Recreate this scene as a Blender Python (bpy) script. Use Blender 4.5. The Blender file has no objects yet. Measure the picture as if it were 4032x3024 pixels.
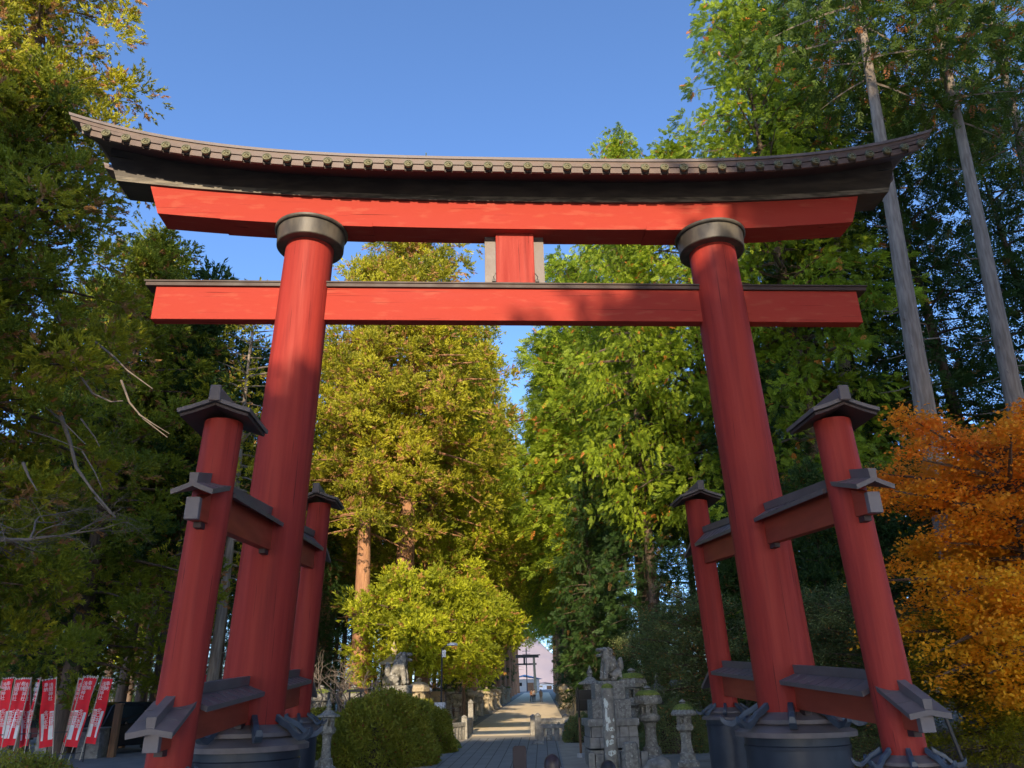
import bpy, bmesh, math, random
import numpy as np
from mathutils import Vector, Matrix
scn = bpy.context.scene
COL = scn.collection
rad = math.radians
# ------------------------------------------------------------------ camera
PITCH, ROLL, YAW = rad(22.236), rad(-1.283), rad(3.434)
CAM = Vector((-1.22, 0.0, 2.68)); FPX = 2962.843
Fv = Vector((math.sin(YAW)*math.cos(PITCH), math.cos(YAW)*math.cos(PITCH), math.sin(PITCH)))
Rv = Vector((math.cos(YAW), -math.sin(YAW), 0)); Uv = Rv.cross(Fv)
R2 = Rv*math.cos(ROLL)+Uv*math.sin(ROLL); U2 = -Rv*math.sin(ROLL)+Uv*math.cos(ROLL)
cd = bpy.data.cameras.new("camera"); cam = bpy.data.objects.new("camera", cd); COL.objects.link(cam)
cd.sensor_fit = 'HORIZONTAL'; cd.sensor_width = 36; cd.lens = 36*FPX/4032
cd.clip_start = 0.1; cd.clip_end = 5000
m = Matrix((R2, U2, -Fv)).transposed().to_4x4(); m.translation = CAM
cam.matrix_world = m
scn.camera = cam
# ------------------------------------------------------------------ sky, sun, exposure
SUN_EL, SUN_AZ = 19.8, 5.5          # light travels towards +y, turned 5.5 degrees to +x
w = bpy.data.worlds.new("World"); scn.world = w; w.use_nodes = True
nt = w.node_tree; bg = nt.nodes['Background']
sky = nt.nodes.new('ShaderNodeTexSky'); sky.sky_type = 'NISHITA'; sky.sun_disc = False
sky.sun_elevation = rad(SUN_EL); sky.sun_rotation = rad(180+SUN_AZ)
sky.altitude = 850; sky.air_density = 0.8; sky.dust_density = 2.2; sky.ozone_density = 5.0
nt.links.new(sky.outputs[0], bg.inputs[0]); bg.inputs[1].default_value = 0.15
sd = bpy.data.lights.new("sun", 'SUN'); sun = bpy.data.objects.new("sun", sd); COL.objects.link(sun)
sd.energy = 2.9; sd.angle = rad(0.53); sd.color = (1.0, 0.79, 0.52)
Ld = Vector((math.sin(rad(SUN_AZ))*math.cos(rad(SUN_EL)), math.cos(rad(SUN_AZ))*math.cos(rad(SUN_EL)), -math.sin(rad(SUN_EL))))
sun.rotation_euler = (-Ld).to_track_quat('Z', 'Y').to_euler()
scn.view_settings.view_transform = 'Standard'; scn.view_settings.look = 'None'
scn.view_settings.exposure = 1.36; scn.view_settings.gamma = 1
scn.cycles.max_bounces = 6; scn.cycles.diffuse_bounces = 3; scn.cycles.transmission_bounces = 4
scn.cycles.sample_clamp_indirect = 4
# ------------------------------------------------------------------ placing helpers
def ray(u, v):                       # u, v in a 2212-pixel-wide view of the picture
    u *= 1.8228; v *= 1.8228
    return Fv+R2*((u-2016)/FPX)-U2*((v-1512)/FPX)
def at(u, v, y):
    r = ray(u, v); return CAM+r*(y/r.y)
SL = .0118
def gz(y): return max(0.0, (y-20)*SL)
def gnd(u, v):
    r = ray(u, v); t = -CAM.z/r.z if r.z < 0 else 1e9
    if r.z >= 0 or (CAM+r*t).y > 20: t = (-20*SL-CAM.z)/(r.z-SL*r.y)
    return CAM+r*t
def on_ground(u, v, y):              # the ground point under pixel column u (read at row v) at distance y
    p = at(u, v, y); return Vector((p.x, y, gz(y)))
# ------------------------------------------------------------------ object helpers
def tag(o, label=None, cat=None, group=None, kind=None):
    if label: o['label'] = label
    if cat: o['category'] = cat
    if group: o['group'] = group
    if kind: o['kind'] = kind
    return o
def empty(name, loc=(0, 0, 0), rz=0, label=None, cat=None, group=None, sc=None):
    o = bpy.data.objects.new(name, None); COL.objects.link(o); o.location = loc; o.rotation_euler = (0, 0, rz)
    o.empty_display_size = .3
    if sc: o.scale = sc if hasattr(sc, '__len__') else (sc,)*3
    return tag(o, label, cat, group)
def kids(o): return [c for c in KID.get(o.name, [])]
KID = {}
def link(name, me, parent=None):
    o = bpy.data.objects.new(name, me); COL.objects.link(o)
    if parent is not None: o.parent = parent; KID.setdefault(parent.name, []).append(o)
    return o
def copy_tree(o, parent=None):
    c = o.copy(); COL.objects.link(c)
    if parent is not None: c.parent = parent; KID.setdefault(parent.name, []).append(c)
    for ch in list(KID.get(o.name, [])): copy_tree(ch, c)
    return c
class MB:
    def __init__(s): s.v = []; s.f = []
    def add(s, vs, fs, M=None):
        n = len(s.v)
        for p in vs:
            p = Vector(p); s.v.append(tuple(M @ p if M is not None else p))
        s.f += [tuple(i+n for i in f) for f in fs]; return s
    def box(s, c, d, M=None, taper=1.0, rz=0):
        x, y, z = d[0]/2, d[1]/2, d[2]/2; t = taper
        vs = [(-x, -y, -z), (x, -y, -z), (x, y, -z), (-x, y, -z), (-x*t, -y*t, z), (x*t, -y*t, z), (x*t, y*t, z), (-x*t, y*t, z)]
        if rz: R = Matrix.Rotation(rz, 3, 'Z'); vs = [tuple(R @ Vector(p)) for p in vs]
        vs = [(p[0]+c[0], p[1]+c[1], p[2]+c[2]) for p in vs]
        return s.add(vs, [(3, 2, 1, 0), (4, 5, 6, 7), (0, 1, 5, 4), (1, 2, 6, 5), (2, 3, 7, 6), (3, 0, 4, 7)], M)
    def lathe(s, prof, n=24, c=(0, 0, 0), M=None, rot=0, wob=None):
        vs = []
        for (r, z) in prof:
            for i in range(n):
                a = 2*math.pi*i/n+rot; vs.append((c[0]+r*math.cos(a), c[1]+r*math.sin(a), c[2]+z))
        fs = []
        for k in range(len(prof)-1):
            for i in range(n):
                j = (i+1) % n; fs.append((k*n+i, k*n+j, (k+1)*n+j, (k+1)*n+i))
        fs.append(tuple(range(n-1, -1, -1))); fs.append(tuple((len(prof)-1)*n+i for i in range(n)))
        return s.add(vs, fs, M)
    def tube(s, pts, rs, n=8, M=None, cap=True):
        pts = [Vector(p) for p in pts]
        if not hasattr(rs, '__len__'): rs = [rs]*len(pts)
        vs = []; up = Vector((0, 0, 1))
        for i, p in enumerate(pts):
            d = (pts[min(i+1, len(pts)-1)]-pts[max(i-1, 0)]).normalized()
            a = d.cross(up if abs(d.z) < .95 else Vector((1, 0, 0))).normalized(); b = d.cross(a)
            for k in range(n):
                t = 2*math.pi*k/n; vs.append(p+a*(rs[i]*math.cos(t))+b*(rs[i]*math.sin(t)))
        fs = []
        for i in range(len(pts)-1):
            for k in range(n):
                j = (k+1) % n; fs.append((i*n+k, (i+1)*n+k, (i+1)*n+j, i*n+j))
        if cap: fs.append(tuple(range(n))); fs.append(tuple((len(pts)-1)*n+k for k in range(n-1, -1, -1)))
        return s.add(vs, fs, M)
    def sweep(s, secs, closed=True, cap=True):      # list of rings of equal length
        n = len(secs[0]); vs = [p for r in secs for p in r]; fs = []
        for i in range(len(secs)-1):
            for k in range(n if closed else n-1):
                j = (k+1) % n; fs.append((i*n+k, i*n+j, (i+1)*n+j, (i+1)*n+k))
        if cap: fs.append(tuple(range(n-1, -1, -1))); fs.append(tuple((len(secs)-1)*n+k for k in range(n)))
        return s.add(vs, fs)
    def build(s, name, mat, parent=None, smooth=None, bevel=0, fix=True):
        me = bpy.data.meshes.new(name); me.from_pydata(s.v, [], s.f); me.materials.append(mat)
        if fix:
            b = bmesh.new(); b.from_mesh(me); bmesh.ops.recalc_face_normals(b, faces=b.faces); b.to_mesh(me); b.free()
        if smooth is not None:
            for p in me.polygons: p.use_smooth = True
            me.set_sharp_from_angle(angle=rad(smooth))
        o = link(name, me, parent)
        if bevel:
            md = o.modifiers.new('bevel', 'BEVEL'); md.width = bevel; md.segments = 2; md.limit_method = 'ANGLE'; md.angle_limit = rad(35)
        return o
# ------------------------------------------------------------------ materials
def mat(name, c1, c2=None, rough=.6, scale=4.0, stretch=(1, 1, 1), detail=4, lo=.35, hi=.65, bump=0, c3=None, s3=1.0, t3=.62, metal=0, spec=.5,
        bscale=None, soft3=.06, dist=0.0, crack=None):
    M = bpy.data.materials.new(name); M.use_nodes = True; n = M.node_tree.nodes; l = M.node_tree.links
    b = n['Principled BSDF']; b.inputs['Roughness'].default_value = rough; b.inputs['Metallic'].default_value = metal
    b.inputs['Specular IOR Level'].default_value = spec
    tc = n.new('ShaderNodeTexCoord'); mp = n.new('ShaderNodeMapping'); mp.inputs['Scale'].default_value = stretch
    l.new(tc.outputs['Object'], mp.inputs[0])
    def noise(sc, det=detail, di=dist):
        t = n.new('ShaderNodeTexNoise'); t.inputs['Scale'].default_value = sc; t.inputs['Detail'].default_value = det
        t.inputs['Distortion'].default_value = di; l.new(mp.outputs[0], t.inputs['Vector']); return t
    def ramp(src, a, bb):
        r = n.new('ShaderNodeMapRange'); r.inputs[1].default_value = a; r.inputs[2].default_value = bb; l.new(src, r.inputs[0]); return r.outputs[0]
    def mix(fac, A, B):
        x = n.new('ShaderNodeMix'); x.data_type = 'RGBA'
        l.new(fac, x.inputs[0])
        for k, q in ((6, A), (7, B)):
            if hasattr(q, 'is_output'): l.new(q, x.inputs[k])
            else: x.inputs[k].default_value = (*q, 1)
        return x.outputs[2]
    t = noise(scale); c2 = c2 or c1
    out = mix(ramp(t.outputs[0], lo, hi), c1, c2)
    if c3: out = mix(ramp(noise(s3, 6).outputs[0], t3, t3+soft3), out, c3)
    if crack:                        # thin dark checks along the grain: (colour, stretch, scale, threshold)
        col, st, sc, th = crack
        mp2 = n.new('ShaderNodeMapping'); mp2.inputs['Scale'].default_value = st; l.new(tc.outputs['Object'], mp2.inputs[0])
        q = n.new('ShaderNodeTexNoise'); q.inputs['Scale'].default_value = sc; q.inputs['Detail'].default_value = 3; l.new(mp2.outputs[0], q.inputs['Vector'])
        out = mix(ramp(q.outputs[0], th, th+.02), out, col)
    l.new(out, b.inputs['Base Color'])
    rr = ramp(t.outputs[0], .3, .7); mr = n.new('ShaderNodeMapRange'); mr.inputs[3].default_value = rough*.85; mr.inputs[4].default_value = min(1, rough*1.15)
    l.new(rr, mr.inputs[0]); l.new(mr.outputs[0], b.inputs['Roughness'])
    if bump:
        bp = n.new('ShaderNodeBump'); bp.inputs['Strength'].default_value = 1; bp.inputs['Distance'].default_value = bump
        l.new(noise(bscale or scale*3, 5).outputs[0], bp.inputs['Height']); l.new(bp.outputs[0], b.inputs['Normal'])
    return M
def leafmat(name, ca, cb, rust=None, trans=.35, rough=.55):
    M = bpy.data.materials.new(name); M.use_nodes = True; n = M.node_tree.nodes; l = M.node_tree.links
    n.remove(n['Principled BSDF']); out = n['Material Output']
    at_ = n.new('ShaderNodeAttribute'); at_.attribute_name = 'tint'
    cr = n.new('ShaderNodeValToRGB'); e = cr.color_ramp.elements
    e[0].position = 0; e[0].color = (*ca, 1); e[1].position = .86 if rust else 1; e[1].color = (*cb, 1)
    if rust: q = e.new(.9); q.color = (*rust, 1)
    l.new(at_.outputs['Fac'], cr.inputs[0])
    d = n.new('ShaderNodeBsdfPrincipled'); d.inputs['Roughness'].default_value = rough; d.inputs['Specular IOR Level'].default_value = .3
    t = n.new('ShaderNodeBsdfTranslucent'); mx = n.new('ShaderNodeMixShader'); mx.inputs[0].default_value = trans
    l.new(cr.outputs[0], d.inputs['Base Color']); l.new(cr.outputs[0], t.inputs[0])
    l.new(d.outputs[0], mx.inputs[1]); l.new(t.outputs[0], mx.inputs[2]); l.new(mx.outputs[0], out.inputs[0])
    return M
RED = (.345, .038, .027); RED2 = (.28, .029, .023)
m_red_v = mat('red paint on round posts', RED, RED2, .65, 1.2, (5, 5, .25), bump=.006, bscale=7, crack=((.12, .012, .010), (16, 16, .22), 1.5, .685), spec=.25, c3=(.24, .025, .021), s3=1.3, t3=.52, soft3=.2)
m_red_h = mat('red paint on cross beams', RED, (.355, .047, .033), .7, 1.0, (.7, 3, 3), bump=.004, bscale=5, crack=((.16, .018, .014), (.22, 10, 16), 1.6, .675), spec=.15, c3=(.37, .066, .044), s3=2.2, t3=.55, soft3=.12)
m_red_t = mat('red paint on tie beams', (.40, .055, .024), (.29, .042, .018), .55, 1.0, (2, .5, 3), bump=.003, bscale=6)
m_black = mat('weathered black lacquer', (.030, .026, .026), (.05, .042, .038), .5, 2.5, (.6, 2, 2), lo=.42, hi=.62, bump=.004, c3=(.055, .048, .042), s3=3, t3=.5, soft3=.2)
m_sunstrip = mat('weathered black board with painted sunlight', (.06, .054, .046), (.19, .17, .14), .6, 4, (.5, 2, 3), lo=.38, hi=.6, bump=.004)  # weathering plus the sunlit strip below the eave shadow, painted into the colour
m_cap = mat('black capital lacquer', (.05, .045, .04), (.13, .115, .09), .5, 3, (1, 1, .5), lo=.4, hi=.75, bump=.004)
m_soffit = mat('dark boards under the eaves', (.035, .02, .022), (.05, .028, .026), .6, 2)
m_copper = mat('brown copper roofing', (.09, .062, .055), (.125, .085, .073), .5, 3, bump=.002)
m_copper_s = mat('slate brown roof plates', (.105, .088, .092), (.15, .125, .125), .5, 3, (1, 1, 1), bump=.003)
m_bronze = mat('green bronze', (.10, .125, .085), (.17, .15, .075), .5, 5, metal=.2, lo=.3, hi=.7)
m_ribs = mat('blue black ridge tiles', (.03, .045, .075), (.06, .08, .11), .38, 5, bump=.004)
m_drum = mat('blue black lacquer drum', (.018, .024, .04), (.032, .04, .058), .42, 2, bump=.003)
m_grayend = mat('grey beam end plate', (.14, .12, .135), (.17, .15, .16), .5, 5)
m_stone = mat('weathered grey stone', (.16, .155, .14), (.30, .29, .26), .85, 5, bump=.012, c3=(.55, .57, .52), s3=9, t3=.66)
m_stone2 = mat('speckled lichen stone', (.15, .145, .13), (.27, .265, .24), .9, 9, bump=.012, lo=.38, hi=.62, c3=(.42, .42, .38), s3=14, t3=.60)
m_stone_sun = mat('sunlit lantern stone', (.30, .25, .17), (.42, .36, .25), .85, 7, bump=.01, c3=(.16, .18, .08), s3=3, t3=.6)  # yellow of the sunlight is put into the stone colour
m_brick = mat('dressed stone blocks', (.22, .21, .19), (.30, .29, .27), .85, 6, bump=.006)
m_lichen = mat('pale lichen', (.55, .62, .60), (.68, .72, .68), .9, 20)
m_moss = mat('green moss', (.10, .14, .02), (.20, .24, .04), .95, 14, bump=.03)
m_path = mat('pale packed gravel path', (.30, .27, .225), (.40, .355, .29), .9, 1.5, bump=.01, bscale=60, detail=8)
m_gravel_sun = mat('gravel with sunlight in its colour', (.72, .60, .42), (.86, .73, .53), .95, 1.2, bump=.01, bscale=60, detail=8)  # paler than the path because sunlight is put into the colour
m_fore = mat('pale forecourt gravel', (.42, .37, .30), (.52, .46, .38), .9, 1.5, bump=.01, bscale=60, detail=8)
m_paving = mat('worn grey paving slabs', (.20, .205, .205), (.27, .275, .27), .8, 1.2, bump=.004, bscale=30, detail=8)
m_joint = mat('dark paving joints', (.06, .06, .06), (.09, .09, .085), .95, 10)
m_ground = mat('trodden gravel ground', (.20, .19, .165), (.29, .275, .24), .95, .8, bump=.02, bscale=25, detail=9, c3=(.16, .10, .05), s3=1.7, t3=.58, soft3=.12)
m_litter = mat('leaf litter', (.10, .055, .03), (.22, .13, .06), .95, 9, bump=.05, detail=8, c3=(.30, .16, .05), s3=18, t3=.62)
m_lot = mat('grey asphalt parking ground', (.13, .135, .14), (.19, .19, .19), .9, 1.4, bump=.005, bscale=50, detail=8)
m_bark_r = mat('red brown cedar bark', (.26, .125, .07), (.44, .24, .13), .9, 2.2, (5, 5, .4), bump=.03, bscale=5, lo=.3, hi=.7)
m_bark_d = mat('dark brown bark', (.085, .06, .045), (.15, .105, .075), .9, 2.2, (5, 5, .4), bump=.03, bscale=5)
m_bark_g = mat('pale grey cypress bark', (.16, .13, .105), (.29, .25, .21), .85, 2.0, (4, 4, .5), bump=.015, lo=.35, hi=.65, bscale=4, c3=(.09, .07, .06), s3=2.6, t3=.70, soft3=.03)
m_twig = mat('grey twigs', (.13, .11, .095), (.20, .165, .14), .9, 5)
m_sugi = leafmat('cedar foliage', (.07, .115, .012), (.36, .40, .03), (.38, .18, .06), .4)
m_sugi_b = leafmat('warm cedar foliage', (.085, .14, .014), (.68, .72, .045), (.55, .30, .10), .5)
m_sugi_y = leafmat('golden cedar foliage', (.08, .115, .012), (.66, .62, .04), (.52, .29, .11), .45)
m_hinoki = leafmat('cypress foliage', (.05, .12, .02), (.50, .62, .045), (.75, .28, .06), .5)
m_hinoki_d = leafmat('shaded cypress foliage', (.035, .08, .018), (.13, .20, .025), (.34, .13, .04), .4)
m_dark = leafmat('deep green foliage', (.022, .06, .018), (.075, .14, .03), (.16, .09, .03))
m_azalea = leafmat('clipped azalea leaves', (.10, .14, .015), (.30, .30, .035), (.25, .10, .03), .25)
m_maple = leafmat('autumn maple leaves', (.88, .60, .02), (.94, .27, .04), None, .5)
m_maple_g = leafmat('yellow green leaves', (.14, .22, .02), (.48, .36, .015), None, .4)
m_lowleaf = leafmat('grey green shrub leaves', (.07, .13, .05), (.22, .26, .09), (.45, .2, .06), .2)
def plain(name, c, rough=.5, metal=0, spec=.5): return mat(name, c, tuple(min(1, k*1.12) for k in c), rough, 6, metal=metal, spec=spec)
m_white = plain('white paint', (.7, .71, .72), .4); m_darkmetal = plain('dark iron', (.03, .03, .035), .5)
m_pole = plain('pale bamboo pole', (.52, .47, .38), .5); m_cloth_r = plain('red banner cloth', (.80, .015, .03), .8)
m_cloth_w = plain('white banner cloth', (.80, .77, .76), .8)
m_glass = plain('dark car glass', (.012, .016, .02), .08); m_carblack = plain('black car paint', (.008, .009, .012), .15)
m_carwhite = plain('white car paint', (.55, .57, .6), .25); m_cardark = plain('dark red car paint', (.06, .012, .02), .2)
m_rubber = plain('tyre rubber', (.015, .015, .015), .8); m_chrome = plain('chrome trim', (.6, .62, .65), .15, 1)
m_headlamp = plain('car lamp glass', (.55, .58, .6), .1); m_rlamp = plain('red lamp glass', (.5, .02, .02), .2)
m_brown = plain('brown painted board', (.028, .016, .018), .6); m_wood = mat('old brown wood', (.16, .085, .045), (.26, .14, .07), .8, 3, (4, 4, .6), bump=.005)
m_signblack = plain('black lacquer board', (.008, .008, .009), .35); m_concrete = plain('concrete', (.4, .4, .39), .9)
m_skin = plain('skin', (.5, .3, .2), .6); m_hair = plain('black hair', (.012, .010, .010), .45); m_hairb = plain('dark brown hair', (.035, .018, .016), .4)
m_tan = plain('tan plaster wall', (.5, .36, .2), .9); m_blueroof = plain('blue sheet roof', (.08, .25, .5), .4)
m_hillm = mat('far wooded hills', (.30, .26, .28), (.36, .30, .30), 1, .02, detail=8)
m_clothA = plain('orange brown coat', (.45, .20, .10), .9); m_clothB = plain('pale shirt', (.7, .62, .55), .9); m_clothC = plain('dark trousers', (.03, .025, .03), .9)
m_clothW = plain('white jacket', (.62, .68, .74), .8); m_clothK = plain('black coat', (.015, .015, .02), .8); m_clothT = plain('tan coat', (.50, .33, .18), .9)
# ------------------------------------------------------------------ ground
def sheet(name, xs_at, ys, m, dz, kind='structure'):
    mb = MB(); rings = []
    for y in ys:
        xs = xs_at(y); rings.append([(x, y, gz(y)+dz) for x in xs])
    n = len(rings[0]); vs = [p for r in rings for p in r]; fs = []
    for i in range(len(rings)-1):
        for k in range(n-1): fs.append((i*n+k, i*n+k+1, (i+1)*n+k+1, (i+1)*n+k))
    mb.add(vs, fs); o = mb.build(name, m, fix=False); o['kind'] = kind; return o
def ctr(y): return -1.15+.0895*(y-20)
YS = [-60, 0, 20, 32, 45, 60, 80, 110, 150, 220, 320, 600, 1200, 2600]
sheet('ground', lambda y: [-2500, -200, -60, -20, 0, 20, 60, 200, 2500], YS, m_ground, 0)
sheet('path', lambda y: [ctr(y)-(9-5.8*min(1, max(0, (y-34)/30))), ctr(y)+3.1+2.0*max(0, 1-(max(y, 20)-20)/25)], [9.7, 20, 34, 46, 62, 80, 110, 150, 215], m_path, .004)
sheet('sunlit_avenue_gravel', lambda y: [ctr(y)-3.2, ctr(y)+3.3], [48, 62, 80, 110, 150, 215], m_gravel_sun, .008)  # sheet laid over the sunlit stretch, its brightness painted in
sheet('paving', lambda y: [ctr(y)-2.6, ctr(y)+2.4], [9.7, 20, 30, 38, 46.5], m_paving, .012)
sheet('parking_ground', lambda y: [-60, -11.5], [24, 40, 60, 75], m_lot, .004)
sheet('forest_floor', lambda y: [8.5+.06*max(0, y-20), 70], [8, 20, 40, 60, 100, 150], m_litter, .006)
mbj = MB()
for k in range(-5, 6):
    x0 = k*.46
    mbj.add([(ctr(20)+x0-.012, 20, .018), (ctr(20)+x0+.012, 20, .018), (ctr(46)+x0+.018, 46, gz(46)+.018), (ctr(46)+x0-.018, 46, gz(46)+.018)], [(0, 1, 2, 3)])
rnd = random.Random(3)
for k in range(-5, 5):
    y = 20+rnd.uniform(0, 2)
    while y < 45:
        x0 = ctr(y)+k*.46; mbj.add([(x0, y, gz(y)+.018), (x0+.46, y, gz(y)+.018), (x0+.46, y+.03, gz(y)+.018), (x0, y+.03, gz(y)+.018)], [(0, 1, 2, 3)]); y += rnd.uniform(1.4, 2.4)
o = mbj.build('paving_joints', m_joint, fix=False); o['kind'] = 'structure'
sheet('forecourt', lambda y: [-45, 45], [-60, -40, -20, 0, 9.5], m_fore, .008)
# far hills
mb = MB(); n = 90; rings = []; hx = at(1150, 1400, 900).x
for j, (dy, hh) in enumerate(((0, 0), (120, .6), (300, 1), (600, .2))):
    rings.append([(-1300+i*34, 900+dy, 10+hh*(16+9*math.sin(i*.5)+5*math.sin(i*1.3+1)+62*math.exp(-((-1300+i*34-hx)/55)**2))) for i in range(n)])
mb.add([p for r in rings for p in r], [(j*n+k, j*n+k+1, (j+1)*n+k+1, (j+1)*n+k) for j in range(3) for k in range(n-1)])
o = mb.build('hills', m_hillm, smooth=60); o['kind'] = 'structure'
# ------------------------------------------------------------------ the great torii
TY = 18.0
tor = empty('torii_gate', (0, TY, 0), 0, 'huge red wooden shrine gate with dark tiled roof spanning the path', 'torii gate')
W = lambda x, y, z: (x, y-TY, z)      # world to torii space
def px(z, k=.027, s=5.997): return s-k*z
def mirror(f):
    for sg in (-1, 1): f(sg)
def pillar(sg, y, s0, k, z0, z1, r0, kr, m, name='pillar', n=48):
    secs = []
    for i in range(13):
        z = z0+(z1-z0)*i/12; x = sg*(s0-k*z); r = r0-kr*z
        secs.append([W(x+r*math.cos(2*math.pi*j/n), y+r*math.sin(2*math.pi*j/n), z) for j in range(n)])
    mb = MB(); mb.sweep(secs); return mb.build(name, m, tor, smooth=40)
def main_pillar(sg):
    p = pillar(sg, TY, 5.997, .027, -.2, 14.2, .70, .0042, m_red_v)
    z = 14.3; x = sg*px(z)
    MB().lathe([(.60, 14.03), (.875, 14.03), (.895, 14.05), (.912, 14.50)], 48, (x, 0, 0)).build('capital', m_cap, p, smooth=22)
    MB().lathe([(.96, 14.503), (.985, 14.53), (.985, 14.585), (.80, 14.60)], 48, (x, 0, 0)).build('capital_plate', m_cap, p, smooth=30)
mirror(main_pillar)
def drum(sg, x, y, r, ztop, zb, nrib, parent, rib_l, sc):
    """lacquered base sleeve with its ring roof"""
    d = MB().lathe([(r, zb), (r, ztop-.75*sc), (r+.02, ztop-.75*sc), (r+.025, ztop-.68*sc), (r, ztop-.66*sc), (r, ztop-.45*sc)], 48, W(x, y, 0)).build('drum', m_drum, parent, smooth=35)
    for zz in (.35, 1.05):
        if ztop-zz*sc > zb: pass
    R = r
    n = 8
    def ring(pr, nm, mt):
        mb = MB(); secs = []
        N = 64
        for i in range(N):
            a = 2*math.pi*i/N; c, s = math.cos(a), math.sin(a)
            secs.append([W(x+q*c, y+q*s, z) for q, z in pr])
        secs.append(secs[0]); mb.sweep(secs, closed=True, cap=False); return mb.build(nm, mt, d, smooth=30)
    ring([(R*.62, ztop), (R*.93, ztop-.16*sc), (R*.93, ztop-.24*sc), (R*.62, ztop-.1*sc)], 'upper_roof_ring', m_copper_s)
    ring([(R*.80, ztop-.22*sc), (R*1.17, ztop-.40*sc), (R*1.17, ztop-.50*sc), (R*.8, ztop-.44*sc)], 'lower_roof_ring', m_copper_s)
    for i in range(nrib):
        a = 2*math.pi*(i+.5)/nrib; c, s = math.cos(a), math.sin(a)
        pts = []; 
        prof = [(.64, .06), (.80, -.05), (.94, -.12), (1.08, -.26), (1.2, -.33), (1.33, -.30), (1.43, -.20)]
        mb = MB(); secs = []
        for q, dz in prof:
            cx_, cy_ = x+R*q*c, y+R*q*s; hw = .08*sc; z = ztop+dz*sc
            secs.append([W(cx_-s*hw, cy_+c*hw, z), W(cx_-s*hw*.7, cy_+c*hw*.7, z+.13*sc), W(cx_+s*hw*.7, cy_-c*hw*.7, z+.13*sc), W(cx_+s*hw, cy_-c*hw, z)])
        mb.sweep(secs); mb.build('ridge_rib', m_ribs, d, bevel=.01)
def mdrum(sg):
    p = [c for c in KID[tor.name] if c.name.startswith('pillar')][0 if sg < 0 else 1]
    drum(sg, sg*5.965, TY, 1.10, 2.16, -.1, 8, tor, 0, 1.0)
mirror(mdrum)
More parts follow.
